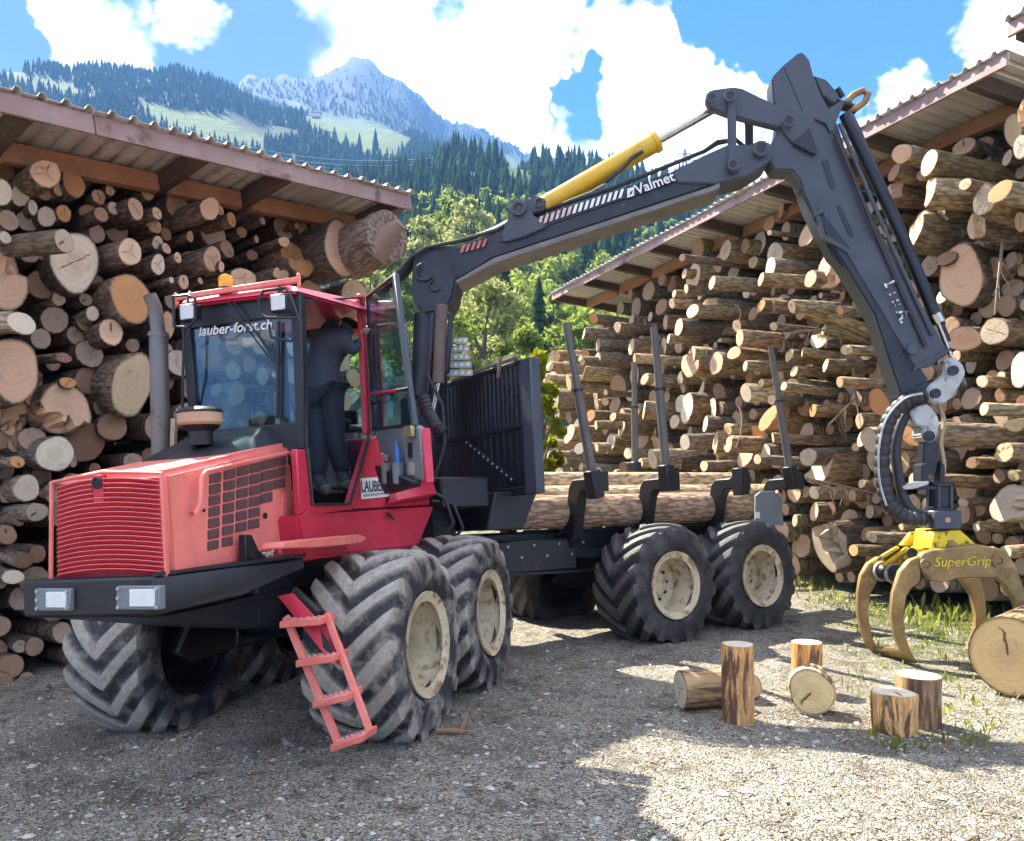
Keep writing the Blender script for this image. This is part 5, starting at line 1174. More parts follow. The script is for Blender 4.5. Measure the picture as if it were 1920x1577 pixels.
MB().tube([at(552, 1108, 5.0), at(600, 1152, 4.85)], .03, 10).build('ladder_cylinder', P_BLACK, lad)

# ---- joint between the two halves
m = MB(); m.box(F, -2.4, -1.7, -.3, .4, .75, 1.25); m.lathe(RO + V((0, 0, .55)), (0, 0, 1), [(.22, 0), (.22, .85)], 20, True, True); m.build('articulation_joint', P_BLACK, FW, bevel=.02)
m = MB(); m.box(F, -1.74, -1.72, -.2, .66, 1.25, 2.0); m.build('engine_bulkhead', P_BLACK, FW)
for i, pts in enumerate([[(806, 920), (835, 935), (850, 980), (830, 1010)], [(812, 940), (850, 945), (868, 990), (835, 1030)], [(820, 985), (845, 1015), (900, 1005), (930, 1030)], [(800, 700), (830, 760), (835, 830), (815, 900)]]):
    MB().tube([at(x, y, 7.4 + .2 * i) for x, y in pts], .018, 8).build('hydraulic_hose', P_RUBBER, FW)
hp = [at(x, y, 7.3) for x, y in [(790, 740), (800, 770), (818, 800), (830, 812)]]
bz = [V([float(np.interp(t, [0, 1, 2, 3], [p[i] for p in hp])) for i in range(3)]) for t in np.linspace(0, 3, 25)]
MB().tube(bz, [.060 if i % 2 else .068 for i in range(25)], 12).build('ribbed_hose', P_RUBBER, FW)
MB().box(Rr, .0, .55, .25, .95, 1.55, 1.85).build('valve_box', P_BLACK, FW, bevel=.02)
MB().box(Rr, -.1, .5, -.4, .4, 1.2, 1.7).build('crane_foot', P_BLACK, FW, bevel=.03)

# ---- load frame
m = MB(); m.box(Rr, -.15, 5.25, -.36, .36, .98, 1.28); m.build('rear_frame', P_BLACK, FW, bevel=.02)
m = MB(); m.prism([Rr(.5, .95, 1.32), Rr(.95, .95, 1.32), Rr(1.15, .95, 1.70), Rr(.62, .95, 1.70)], RYN * -1.9); m.build('headboard_foot', P_BLACK, FW, bevel=.015)
m = MB(); m.bar(Rr(.9, .55, 1.08), Rr(2.4, .55, 1.0), .05, .10); m.bar(Rr(.9, .6, .85), Rr(2.2, .6, .82), .03, .03); m.build('side_rail', P_BLACK, FW)
m = MB(); m.box(Rr, .7, 1.9, .2, .62, .85, 1.2); m.build('tool_tray', P_BLACK, FW, bevel=.02)
for k in range(8): MB().lathe(Rr(.8 + .17 * k, .625, 1.02 + .12 * (k % 2)), RYN, [(.014, 0), (.014, .01), (.0001, .012)], 6).build('frame_bolt', P_ALU, FW)
for y in (.72, -.72):
    m = MB(); m.prism([Rr(2.5, y - .09, .62), Rr(2.7, y - .09, .8), Rr(3.2, y - .09, 1.0), Rr(3.8, y - .09, 1.0), Rr(4.3, y - .09, .8), Rr(4.5, y - .09, .62), Rr(4.3, y - .09, .5), Rr(2.7, y - .09, .5)], RYN * .18); m.build('bogie_case', P_BLACK, FW, bevel=.02)
MB().tube([Rr(3.48, -.75, .75), Rr(3.48, .75, .75)], .16, 12).build('axle', P_BLACK, FW)
# headboard
HU = .85
hb = MB().box(Rr, HU - .05, HU + .07, 1.20, 1.38, 1.66, 2.99).build('headboard', P_CRANE, FW, bevel=.012)
MB().box(Rr, HU - .05, HU + .07, -1.38, -1.20, 1.66, 3.0).build('headboard_post', P_CRANE2, hb, bevel=.012)
for (z0, z1, nm) in ((1.66, 1.74, 'bottom_rail'), (2.32, 2.37, 'middle_rail'), (2.95, 3.0, 'top_rail')): MB().box(Rr, HU - .035, HU + .035, -1.2, 1.2, z0, z1).build(nm, P_CRANE2, hb, bevel=.006)
for k in range(30):
    y = -1.18 + 2.36 * (k + .5) / 30; MB().prism([Rr(HU - .018, y - .034, 2.37), Rr(HU - .03, y - .018, 2.37), Rr(HU - .03, y + .018, 2.37), Rr(HU - .018, y + .034, 2.37), Rr(HU + .01, y + .034, 2.37), Rr(HU + .01, y - .034, 2.37)], RZN * .585).build('slat', P_CRANE2, hb, smooth=0)
for k in range(20):
    y = -1.18 + 2.36 * (k + .5) / 20; MB().box(Rr, HU - .015, HU + .012, y - .054, y + .054, 1.74, 2.32).build('slat', P_CRANE2, hb, bevel=.003)
ga, gb = Rr(HU - .055, .15, 2.30), Rr(HU - .055, 1.05, 1.80)
MB().bar(ga, gb, .03, .03, RZN).build('diagonal_brace', P_CRANE2, hb)
m = MB()
for k in range(11): m.lathe(ga.lerp(gb, (k + .5) / 11) - RB * .016, -RB, [(.013, 0), (.013, .003), (.0001, .003)], 8)
m.build('brace_spots', P_WHITE, hb)
MB().bar(Rr(HU, -.2, 3.03), Rr(HU, 1.1, 3.06), .05, .03).build('top_board', pbr('weathered_lath', (.45, .38, .3), (.33, .27, .2), 6, .8), hb)
MB().bar(ru(938, 672, HU - .06), ru(934, 708, HU - .06), .02, .035, RB).build('bark_strip', M_BARKP, hb)
# bunks, stake sockets and stakes
for i, u in enumerate((1.79, 2.87, 4.11, 5.17)):
    o = [(u, .36, 1.03), (u, .36, 1.20), (u, .53, 1.27), (u, .66, 1.76), (u, .73, 1.835), (u, .96, 1.835), (u, 1.05, 1.90), (u, 1.19, 1.90), (u, 1.19, 1.68), (u, 1.0, 1.70), (u, .88, 1.70), (u, .82, 1.62), (u, .72, 1.22), (u, .60, 1.06)]
    for s in (1, -1):
        vs = [Rr(a, b * s, c) for a, b, c in o]
        b_ = MB().prism(vs, RB * .13).build('bunk_arm', P_BLACK, FW, bevel=.012)
    MB().box(Rr, u + .08, u + .22, -.36, .36, 1.10, 1.30).build('bunk_beam', P_BLACK, FW, bevel=.012)
def stake(bx, by, tx, ty, y, r, name='stake'):
    a, b = ry(bx, by, y), ry(tx, ty, y); mid = a.lerp(b, .60)
    s = MB().tube([a - (b - a) * .04, mid], r * 1.28, 14).build('stake', P_STAKE, FW)
    MB().tube([mid, b], r, 14).build('stake_extension', P_STAKE, s)
    MB().tube([mid - (b - a) * .012, mid + (b - a) * .004], r * 1.45, 14).build('stake_collar', P_CRANE2, s)
    MB().bar(a - (b - a) * .06, a + (b - a) * .11, r * 3.6, r * 3.4, RB).build('stake_socket', P_BLACK, s, bevel=.01)
stake(1115, 916, 1062, 606, 1.13, .040); stake(1251, 904, 1226, 613, 1.13, .040); stake(1484, 902, 1445, 650, 1.13, .040)
for (x, ya, yb) in ((1189, 890, 680),): stake(x + 2, ya, x, yb, -1.13, .040)
MB().box(Rr, 4.05, 4.2, 1.05, 1.2, 1.62, 1.95).build('empty_socket', P_BLACK, FW, bevel=.01)
tb = MB().prism([ry(1413, 985, .95), ry(1466, 985, .95), ry(1462, 935, .95), ry(1450, 921, .95), ry(1424, 921, .95), ry(1414, 930, .95)], RYN * .03).build('tail_light_board', P_GREY, FW, bevel=.006)
MB().prism([ry(1416, 972, .983), ry(1424, 972, .983), ry(1424, 960, .983), ry(1416, 960, .983)], RYN * .006).build('reflector', P_WHITE, tb)
MB().tube([ry(1456, 922, .98), ry(1464, 930, .98)], .022, 8).build('red_lamp', pbr('pink_lamp', (.75, .25, .22), None, 5, .3), tb)

# ---- crane
CP = V((-.9, 8.42, 0)); CNn = V((.1007, .995, 0)).normalized()
def cr(px, py, d=0.): return on(px, py, CP - CNn * d, CNn)
def plate(name, pts, d, th, mat, parent, bevel=.012): return MB().prism([cr(x, y, d) for x, y in pts], CNn * th).build(name, mat, parent, bevel=bevel, seg=2)
def z5(l): return [(700 + x / 2, 80 + y / 2) for x, y in l]
def z4(l): return [(1300 + x * .2029, 80 + y * .2029) for x, y in l]
# pillar and slew column
pil = MB().tube([Rr(.25, 0, 1.5), cr(806, 700), cr(806, 590)], [.22, .19, .17], 20).build('crane_pillar', P_CRANE2, FW)
plate('pillar_head', [(782, 520), (800, 488), (840, 480), (858, 520), (850, 560), (836, 585), (796, 590), (780, 560)], .22, .44, P_CRANE2, FW, .03)
lc = MB().tube([cr(828, 572, .28), cr(822, 718, .28)], .062, 16).build('lift_cylinder', pbr('dirty_cylinder', (.16, .11, .09), (.11, .08, .07), 6, .6), FW)
MB().tube([cr(822, 718, .28), cr(812, 772, .28)], .030, 12).build('cylinder_rod', P_CHROME, lc)
for (x0, y0, x1, y1) in ((812, 590, 800, 760), (846, 590, 838, 700)): MB().bar(cr(x0, y0, .25), cr(x1, y1, .25), .05, .06, CNn).build('pillar_bracket', P_CRANE2, FW, bevel=.008)
# perforated step rack behind the pillar
rk = None
for k in range(5):
    y = 640 + k * 15; a, b = cr(840 - k * .8, y, .05), cr(877 + k * 2.3, y - 1, .05)
    o = MB().bar(a, b, .03, .065).build('step_rack' if rk is None else 'rack_tread', P_ALU, FW if rk is None else rk, bevel=.004)
    if rk is None: rk = o
    for i in range(4): MB().lathe(a.lerp(b, (i + .5) / 4) - CNn * .017, -CNn, [(.016, 0), (.016, .002), (.0001, .002)], 10).build('tread_hole', P_WHITE, rk)
# main boom
boom = plate('boom', z5([(150, 790), (215, 762), (330, 768), (470, 700), (620, 650), (1120, 482), (1235, 425), (1330, 385), (1410, 385), (1450, 368), (1488, 378), (1500, 412), (1478, 448), (1400, 500), (1290, 525), (1250, 545), (450, 810), (310, 895), (262, 950), (235, 1000), (160, 1000), (140, 930)]), .16, .34, P_CRANE2, FW, .02)
plate('boom_side_plate', z5([(470, 750), (1130, 520), (1130, 500), (1130, 482), (620, 655), (480, 705)]), .175, .012, P_CRANE2, boom, .003)
plate('boom_bottom_flange', z5([(305, 893), (455, 806), (1250, 545), (1300, 525), (1300, 545), (1255, 562), (460, 825), (312, 905)]), .20, .42, pbr('boom_underside', (.20, .185, .175), (.14, .13, .125), 4, .7), boom, .006)
plate('boom_nose', z5([(1120, 482), (1240, 422), (1330, 382), (1410, 383), (1450, 366), (1490, 376), (1503, 412), (1482, 450), (1400, 503), (1280, 530), (1140, 525)]), .185, .39, P_CRANE, boom, .012)
plate('cylinder_lug', z5([(480, 720), (520, 620), (545, 592), (575, 600), (600, 645), (650, 690), (560, 730), (490, 748)]), .20, .06, P_CRANE, boom, .01)
plate('cylinder_lug', z5([(480, 720), (520, 620), (545, 592), (575, 600), (600, 645), (650, 690), (560, 730), (490, 748)]), -.08, .06, P_CRANE, boom, .01)
plate('cylinder_foot', z5([(520, 640), (530, 600), (620, 575), (648, 588), (640, 630), (560, 650)]), .12, .18, P_CRANE, boom, .012)
for (x, y, r, p_) in ((545, 622, 18, boom), (622, 602, 12, boom)): MB().lathe(cr(700 + x / 2, 80 + y / 2, .21), -CNn, [(r / FPX * 8 / 2 * 1.6, 0), (r / FPX * 8 / 2 * 1.6, .03), (r / FPX * 8 / 2, .035), (r / FPX * 8 / 2 * .9, .01), (.0001, .01)], 18).build('pin', P_CRANE, p_)
# yellow tilt cylinder
c0, c1, c2 = cr(1020, 386), cr(1230, 266), cr(1340, 204)
cy = MB().tube([c0, c1], .098, 24).build('tilt_cylinder', P_YELLOW, FW)
MB().tube([c1 - (c1 - c0) * .02, c1 + (c1 - c0) * .015], .112, 24).build('cylinder_collar', P_YELLOW, cy)
MB().tube([c1, c2], .042, 16).build('cylinder_rod', P_CHROME, cy)
MB().tube([cr(1130, 345, .11), cr(1165, 318, .12), cr(1185, 296, .12), cr(1205, 284, .12)], .020, 8).build('cylinder_hose', P_RUBBER, cy)
MB().tube([cr(1055, 380, .11), cr(1110, 358, .12), cr(1135, 344, .12)], .010, 6).build('cylinder_pipe', P_CHROME, cy)
# warning stripes and lettering
def bstripe(x, n, y0, mat, dx, w_, h_, sl):
    for k in range(n):
        xx = x + dx * k; yy = y0 - sl * dx * k
        MB().prism([cr(xx, yy, .192), cr(xx + w_, yy - sl * w_, .192), cr(xx + w_ + 5, yy - sl * w_ - h_, .192), cr(xx + 5, yy - h_, .192)], -CNn * .002).build('warning_stripe', mat(k), boom, smooth=0)
bstripe(1008, 15, 423, lambda k: P_PINK if k < 6 else P_WHITE, 10.8, 6, 17, .335)
bstripe(862, 5, 475, lambda k: pbr('red_stripe_%d' % k, (.42, .10, .11), (.5, .2, .2), 12, .7), 10.2, 6, 15, .28)
tdir = cr(1258, 338, .2) - cr(1194, 362, .2)
text('maker_lettering', 'Valmet', P_WHITE, boom, cr(1194, 365, .20), tdir, V((0, 0, 1)), .142, .003, 0, .002)
MB().prism([cr(1176, 371, .195), cr(1189, 367, .195), cr(1189, 350, .195), cr(1176, 354, .195)], -CNn * .003).build('maker_mark', P_WHITE, boom, smooth=0)
MB().prism([cr(1180, 366, .200), cr(1184, 364, .200), cr(1187, 356, .200), cr(1182, 360, .200)], -CNn * .002).build('maker_mark_cut', P_CRANE2, boom, smooth=0)
# hoses over the boom foot and along the top
for i in range(6):
    o_ = i * 5; MB().tube([cr(716 + o_ * .5, 548 - i * 1.0, .24 - .07 * i), cr(738 + o_, 520 - i, .24 - .07 * i), cr(770 + o_, 482 - i, .22 - .07 * i), cr(800 + o_, 464 - i, .2 - .07 * i), cr(860 + o_, 452 - i, .17 - .06 * i), cr(930, 432 - i, .15 - .05 * i), cr(985, 402 - i, .12 - .04 * i)], .020, 8).build('boom_hose', P_RUBBER, boom)
for i in range(2): MB().tube([cr(1010, 398, .05 - .1 * i), cr(1140, 356, .05 - .1 * i), cr(1250, 312, .05 - .1 * i), cr(1320, 284, 0), cr(1345, 266 + 3 * i, -.05), cr(1380, 262, -.1), cr(1400, 280, -.1)], .022, 8).build('boom_top_pipe', P_RUBBER, boom)
for (x, y, r) in ((795, 510, 16), (815, 535, 10)): MB().tube([cr(x + r * math.cos(a), y + r * math.sin(a), .23) for a in np.linspace(.5, 4.4, 12)], .014, 6).build('foot_hose', P_RUBBER, boom)
# linkage at the elbow
lev = plate('elbow_lever', z4([(112, 500), (130, 455), (185, 432), (370, 408), (450, 420), (760, 570), (905, 640), (800, 790), (760, 778), (410, 690), (290, 655), (150, 600), (118, 545)]), .17, .10, P_CRANE, FW, .012)
plate('elbow_lever_far', z4([(112, 500), (130, 455), (185, 432), (370, 408), (450, 420), (760, 570), (905, 640), (800, 790), (760, 778), (410, 690), (290, 655), (150, 600), (118, 545)]), -.10, .10, P_CRANE, lev, .012)
plate('link', z4([(300, 480), (320, 440), (365, 425), (410, 445), (428, 500), (400, 580), (398, 1060), (440, 1100), (450, 1150), (410, 1205), (350, 1215), (305, 1170), (305, 1110), (325, 1060), (318, 600)]), .215, .05, P_CRANE, FW, .008)
plate('link', z4([(480, 700), (555, 720), (555, 950), (485, 950)]), -.14, .06, P_CRANE, FW, .008)
for (x, y, r) in ((168, 508, 30), (338, 495, 34), (365, 1130, 34), (625, 980, 46), (880, 725, 36)):
    q = r * .2029 / FPX * 8.05
    a = z4([(x, y)])[0]; o = MB().lathe(cr(a[0], a[1], .262 if r < 40 and x < 500 else .235), -CNn, [(q * 1.55, 0), (q * 1.5, .014), (q, .014), (q * .95, .002), (.0001, .002)], 20).build('pin', P_CRANE, lev)
    MB().lathe(cr(a[0], a[1], .2665 if r < 40 and x < 500 else .2395), -CNn, [(q * .8, 0), (.0001, .0005)], 16).build('pin_bore', P_CRANE2, lev)
# jib
jib = plate('jib', [(1447, 145), (1470, 121), (1499, 97), (1506, 97), (1518, 112), (1525, 139), (1538, 172), (1572, 236), (1606, 344), (1660, 452), (1640, 470), (1570, 470), (1541, 440), (1515, 385), (1498, 336), (1486, 320), (1452, 318), (1440, 298), (1446, 272), (1457, 246), (1462, 220), (1450, 190)], .14, .26, P_CRANE, FW, .015)
plate('jib_side_plate', [(1452, 214), (1480, 206), (1505, 228), (1530, 262), (1532, 286), (1490, 272), (1470, 250)], .165, .025, P_CRANE, jib, .006)
plate('jib_wedge', [(1486, 268), (1518, 238), (1534, 285), (1528, 290)], .19, .03, P_CRANE2, jib, .006)
plate('jib_gusset', [(1527, 222), (1580, 186), (1582, 195), (1561, 246), (1555, 247), (1549, 232)], .17, .03, P_CRANE, jib, .005)
for q in ([(1540, 302), (1552, 300), (1567, 350), (1562, 356), (1556, 352)], [(1568, 386), (1576, 384), (1602, 440), (1598, 446), (1590, 440)]): plate('jib_slot', q, .146, .008, P_CRANE2, jib, .002)
plate('jib_seam', [(1470, 128), (1472, 127), (1506, 208), (1504, 209)], .143, .004, P_CRANE2, jib, .0)
lo = plate('jib_outer_box', [(1500, 350), (1520, 345), (1560, 420), (1590, 470), (1655, 446), (1720, 560), (1776, 660), (1700, 690), (1640, 560), (1560, 480)], .12, .22, P_CRANE2, jib, .012)
plate('jib_inner_box', [(1520, 372), (1548, 440), (1598, 520), (1640, 590), (1672, 690), (1690, 742), (1742, 712), (1726, 690), (1690, 640), (1660, 560), (1600, 470)], .16, .30, P_CRANE2, jib, .012)
plate('jib_front_web', [(1585, 470), (1652, 440), (1780, 662), (1740, 690), (1716, 690)], .175, .03, P_CRANE, jib, .008)
plate('jib_end_plate', [(1712, 690), (1782, 652), (1784, 657), (1713, 695)], .20, .38, P_CRANE, jib, .004)
plate('jib_edge_rib', [(1506, 352), (1512, 350), (1540, 412), (1548, 440), (1612, 478), (1607, 484), (1542, 446), (1534, 418)], .18, .05, P_CRANE, jib, .004)
plate('crane_tip', z4([(1110, 300), (1230, 340), (1340, 470), (1360, 560), (1290, 560), (1190, 480)]), .10, .2, P_CRANE, jib, .01)
MB().tube([cr(x, y) for x, y in [(1585, 194), (1600, 178), (1618, 170), (1628, 176), (1622, 190), (1604, 204), (1590, 206)]], .034, 8, closed=True).build('lifting_eye', P_RUST, jib)
m = MB(); m.tube([cr(1570, 196, .1), cr(1590, 200, 0), cr(1600, 206, -.08)], .05, 10); m.tube([cr(1570, 166), cr(1580, 182)], .03, 8); m.build('hose_swivel', P_BLACK, jib)
ec = MB().tube([cr(1584, 214, .08), cr(1690, 440, .08), cr(1757, 600, .08)], .058, 16).build('extension_cylinder', P_CRANE2, jib)
MB().tube([cr(1757, 600, .08), cr(1783, 668, .08)], .024, 12).build('cylinder_rod', P_CHROME, ec)
MB().tube([cr(1751, 590, .08), cr(1760, 606, .08)], .070, 16).build('cylinder_collar', P_CHROME, ec)
for i, (a, b) in enumerate((((1574, 232), (1748, 628)), ((1596, 214), (1770, 610)), ((1566, 250), (1735, 650)), ((1604, 230), (1780, 640)))):
    MB().tube([cr(*a, .19 - .1 * (i % 2)), cr((a[0] + b[0]) / 2 + (4 if i % 2 else -3), (a[1] + b[1]) / 2, .2 - .1 * (i % 2)), cr(*b, .19 - .1 * (i % 2))], .021, 8).build('jib_pipe', P_CRANE if i == 0 else P_RUBBER, jib)
MB().tube([cr(1650, 405, .2), cr(1656, 430, .2), cr(1662, 445, .2)], .012, 6).build('chain_link', P_ALU, jib)
# worn letters along the jib
jd = cr(1690, 600, .2) - cr(1660, 530, .2)
text('worn_lettering', 'L ı :: A.', P_WORN, jib, cr(1657, 531, .211), jd, V((1, 0, .45)), .15, .002, 0, .004)
plate('jib_stay', [(1536, 393), (1542, 391), (1548, 397), (1527, 407), (1524, 402)], .20, .1, P_CRANE, jib, .003)
MB().lathe(cr(1710, 655, .21), -CNn, [(.055, 0), (.05, .02), (.0001, .022)], 14).build('jib_boss', P_CRANE, jib)

# tip bracket, links, rotator
tip = plate('tip_bracket', [(1768, 676), (1790, 668), (1806, 684), (1812, 700), (1800, 722), (1785, 745), (1768, 758), (1748, 756), (1734, 742), (1742, 722), (1758, 712), (1770, 700)], .16, .12, P_ALU, FW, .015)
plate('tip_bracket_far', [(1768, 676), (1790, 668), (1806, 684), (1812, 700), (1800, 722), (1785, 745), (1768, 758), (1748, 756), (1734, 742), (1742, 722), (1758, 712), (1770, 700)], -.10, .12, P_ALU, tip, .015)
for (x, y, r) in ((1786, 695, 9), (1753, 738, 9)): MB().lathe(cr(x, y, .175), -CNn, [(r / FPX * 8, 0), (r / FPX * 8, .03), (r / FPX * 5, .03), (.0001, .02)], 16).build('pin', P_CRANE2, tip)
plate('swing_arm', [(1682, 742), (1735, 716), (1760, 722), (1746, 744), (1716, 752), (1690, 750)], .10, .2, P_CRANE, tip, .008)
plate('link_block', [(1706, 772), (1722, 760), (1742, 758), (1760, 782), (1760, 808), (1752, 828), (1738, 830), (1728, 818), (1730, 800), (1716, 794)], .13, .26, P_ALU, tip, .012)
MB().lathe(cr(1741, 818, .15), -CNn, [(.055, 0), (.055, .02), (.03, .03), (.0001, .03)], 16).build('pin', P_CRANE2, tip)
plate('drop_link', [(1733, 826), (1757, 826), (1760, 862), (1754, 890), (1736, 890), (1730, 862)], .07, .14, P_CRANE2, tip, .01)
plate('drop_link_lower', [(1728, 872), (1740, 866), (1742, 912), (1762, 912), (1764, 866), (1772, 872), (1772, 918), (1728, 918)], .11, .22, P_CRANE2, tip, .008)
rc = cr(1762, 968)
rot = MB().lathe(rc, (0, 0, 1), [(.12, .34), (.135, .335), (.135, .30), (.11, .29), (.11, .10), (.13, .09), (.13, .06)], 24, True, True).build('rotator', P_CRANE2, FW)
MB().box(lambda x, y, z: rc + V((x, y, z)), -.13, .14, -.14, .14, -.12, .06).build('rotator_block', P_CRANE, rot, bevel=.012)
for k in range(6):
    a = k * math.pi / 3; MB().tube([rc + V((.118 * math.cos(a), .118 * math.sin(a), .08)), rc + V((.118 * math.cos(a), .118 * math.sin(a), .31))], .016, 6).build('rotator_bolt', P_CRANE, rot)
MB().lathe(rc + V((0, -.142, -.03)), (0, -1, 0), [(.028, 0), (.026, .01), (.014, .008), (.0001, .01)], 14).build('rotator_cap', pbr('copper', (.5, .28, .2), None, 5, .4), rot)
plate('hose_guard', [(1694, 912), (1720, 903), (1742, 902), (1742, 908), (1712, 917), (1696, 918)], .15, .12, P_ALU, rot, .006)
# hose loop wrapped in spiral guard
def spline(pts, n):
    out = []; P = [pts[0]] + pts + [pts[-1]]
    for i in range(1, len(P) - 2):
        for k in range(n):
            t = k / n; out.append(.5 * ((2 * P[i]) + (P[i + 1] - P[i - 1]) * t + (2 * P[i - 1] - 5 * P[i] + 4 * P[i + 1] - P[i + 2]) * t * t + (3 * P[i] - P[i - 1] - 3 * P[i + 1] + P[i + 2]) * t ** 3))
    return out + [pts[-1]]
hp = spline([cr(x, y, .16) for x, y in [(1735, 742), (1700, 752), (1668, 785), (1655, 840), (1656, 900), (1668, 945), (1700, 970), (1735, 972)]], 12)
hose = MB().tube(hp, [.074 if i % 4 < 3 else .062 for i in range(len(hp))], 12).build('hose_loop', P_RUBBER, FW)
hp2 = spline([cr(x, y, .05) for x, y in [(1730, 760), (1700, 775), (1680, 830), (1684, 890), (1695, 935), (1712, 960), (1735, 965)]], 10)
MB().tube(hp2, .05, 10).build('hose_loop_inner', P_RUBBER, hose)
MB().tube(spline([cr(x, y, .235) for x, y in [(1730, 738), (1695, 748), (1662, 785), (1648, 840), (1649, 900), (1662, 948)]], 8), .012, 6).build('hose_wear_strip', P_ALU, hose)
MB().tube(spline([cr(x, y, .02) for x, y in [(1760, 760), (1770, 790), (1764, 830), (1770, 870), (1766, 900)]], 6), .022, 6).build('link_hose', P_TAN, hose)

# ---- grapple
def zg(l): return [(1600 + x * .2536, 960 + y * .2536) for x, y in l]
GF, GB = 7.72, 8.28         # near and far tine planes
def gp(l, Y): return [at(x, y, Y) for x, y in zg(l)]
gbase = at(1755, 1010, 8.0)
GR = MB()
top = gp([(600, 140), (790, 130), (910, 240), (580, 280)], GF + .08); gr = GR.prism(top, V((0, .38, 0))).build('grapple_frame', P_GYEL, FW, bevel=.012)
MB().prism(gp([(430, 150), (590, 150), (580, 190), (470, 250), (350, 250)], GB - .06), V((0, .06, 0))).build('grapple_side', P_GYEL, gr, bevel=.008)
MB().prism(gp([(700, 212), (740, 208), (785, 250), (760, 258), (700, 255)], GF + .072), V((0, .02, 0))).build('frame_opening', P_RUST, gr)
MB().prism(gp([(495, 330), (520, 300), (600, 280), (920, 240), (1040, 262), (1105, 330), (1105, 420), (1060, 490), (960, 492), (780, 490), (650, 525), (590, 510), (520, 450), (490, 390)], GF), V((0, .09, 0))).build('grapple_bar', P_RUST, gr, bevel=.014)
text('grapple_lettering', 'SuperGrip', P_GYEL, gr, at(1751, 1063, GF - .003), V((1, 0, .03)), V((.0, 0, 1)), .132, .002, .25)
for (x, y) in ((535, 390), (1065, 360)): MB().lathe(gp([(x, y)], GF - .002)[0], (0, -1, 0), [(.062, 0), (.062, .02), (.04, .022), (.035, .01), (.018, .02), (.0001, .02)], 18).build('pin', P_RUST, gr)
MB().prism(gp([(500, 330), (420, 355), (350, 440), (300, 600), (286, 760), (310, 920), (375, 1050), (470, 1128), (482, 1112), (430, 1040), (388, 910), (374, 770), (398, 620), (440, 560), (500, 520)], GF + .01), V((0, .08, 0))).build('tine', P_RUST, gr, bevel=.012)
MB().prism(gp([(190, 330), (110, 385), (60, 470), (38, 600), (36, 750), (70, 900), (115, 1000), (160, 1045), (185, 1020), (140, 920), (112, 760), (128, 610), (180, 510), (250, 480), (300, 400)], GB), V((0, .08, 0))).build('tine', P_RUST, gr, bevel=.012)
a, b = gp([(150, 1020), (200, 1060), (470, 1130), (375, 1046)], GB), gp([(150, 1020), (200, 1060), (470, 1130), (375, 1046)], GF)
MB().prism([a[0], a[1], b[2] + V((0, .03, 0)), b[3] + V((0, .03, 0))], V((0, 0, .045))).build('tine_cross_plate', P_RUST, gr, bevel=.006)
MB().prism(gp([(1040, 255), (1130, 290), (1210, 400), (1262, 560), (1280, 760), (1255, 900), (1190, 1010), (1110, 1080), (1100, 1064), (1170, 980), (1215, 860), (1215, 740), (1190, 640), (1130, 545), (1060, 490)], GF + .01), V((0, .08, 0))).build('tine', P_RUST, gr, bevel=.012)
MB().prism(gp([(780, 480), (940, 490), (975, 600), (988, 740), (960, 880), (860, 1030), (848, 1025), (905, 880), (912, 760), (880, 620)], GB), V((0, .08, 0))).build('tine', P_RUST, gr, bevel=.012)
for i, (x0, x1) in enumerate(((140, 500), (160, 480))):
    pass
gc = [gp([(170, 430)], GB + .05)[0], gp([(460, 480)], GF + .12)[0]]
MB().tube(gc, .085, 16).build('jaw_shaft', P_BLACK, gr)
for q in (.12, .42, .75): MB().tube([gc[0].lerp(gc[1], q), gc[0].lerp(gc[1], q + .05)], .105, 16).build('shaft_band', P_ALU, gr)
for (xa, ya, xb, yb) in ((130, 380, 330, 260), (220, 400, 400, 265), (300, 410, 470, 270)):
    p, q = gp([(xa, ya)], GB - .1)[0], gp([(xb, yb)], GB - .25)[0]; MB().bar(p, q, .10, .035, V((0, 0, 1))).build('jaw_strap', P_GYEL, gr, bevel=.01)
gcyl = [gp([(440, 300)], 8.0)[0], gp([(900, 330)], 8.05)[0]]
MB().tube(gcyl, .07, 14).build('grapple_cylinder', P_GYEL, gr)
MB().lathe(gp([(425, 300)], 7.93)[0], (0, -1, 0), [(.05, 0), (.05, .03), (.02, .03), (.0001, .02)], 14).build('pin', P_BLACK, gr)
# ---------------------------------------------------------------- load on the bunks
RG = random.Random(3)
for (u0, u1, y, z, r, lab, bk) in ((.95, 4.85, .52, 1.49, .20, 'thick brown log on the load bunks, nearest the stakes', (.50, .34, .23)), (1.0, 6.1, .02, 1.62, .20, 'long log in the middle of the load, running past the rear bunk', (.58, .44, .28)),
                               (1.0, 5.6, -.55, 1.52, .19, 'log on the far side of the load', (.46, .34, .23)), (1.05, 5.9, -.30, 1.86, .15, 'sunlit log lying on top of the load', (.62, .48, .30))):
    a, b = Rr(u1, y, z), Rr(u0, y, z); o = make_log('log', a, b - a, r, r, (b - a).length, bk, (.60, .42, .30), RG, seg=24, rings=9, knots=1, lump=.04)
    tag(o, lab, 'log', 'logs loaded on the forwarder')
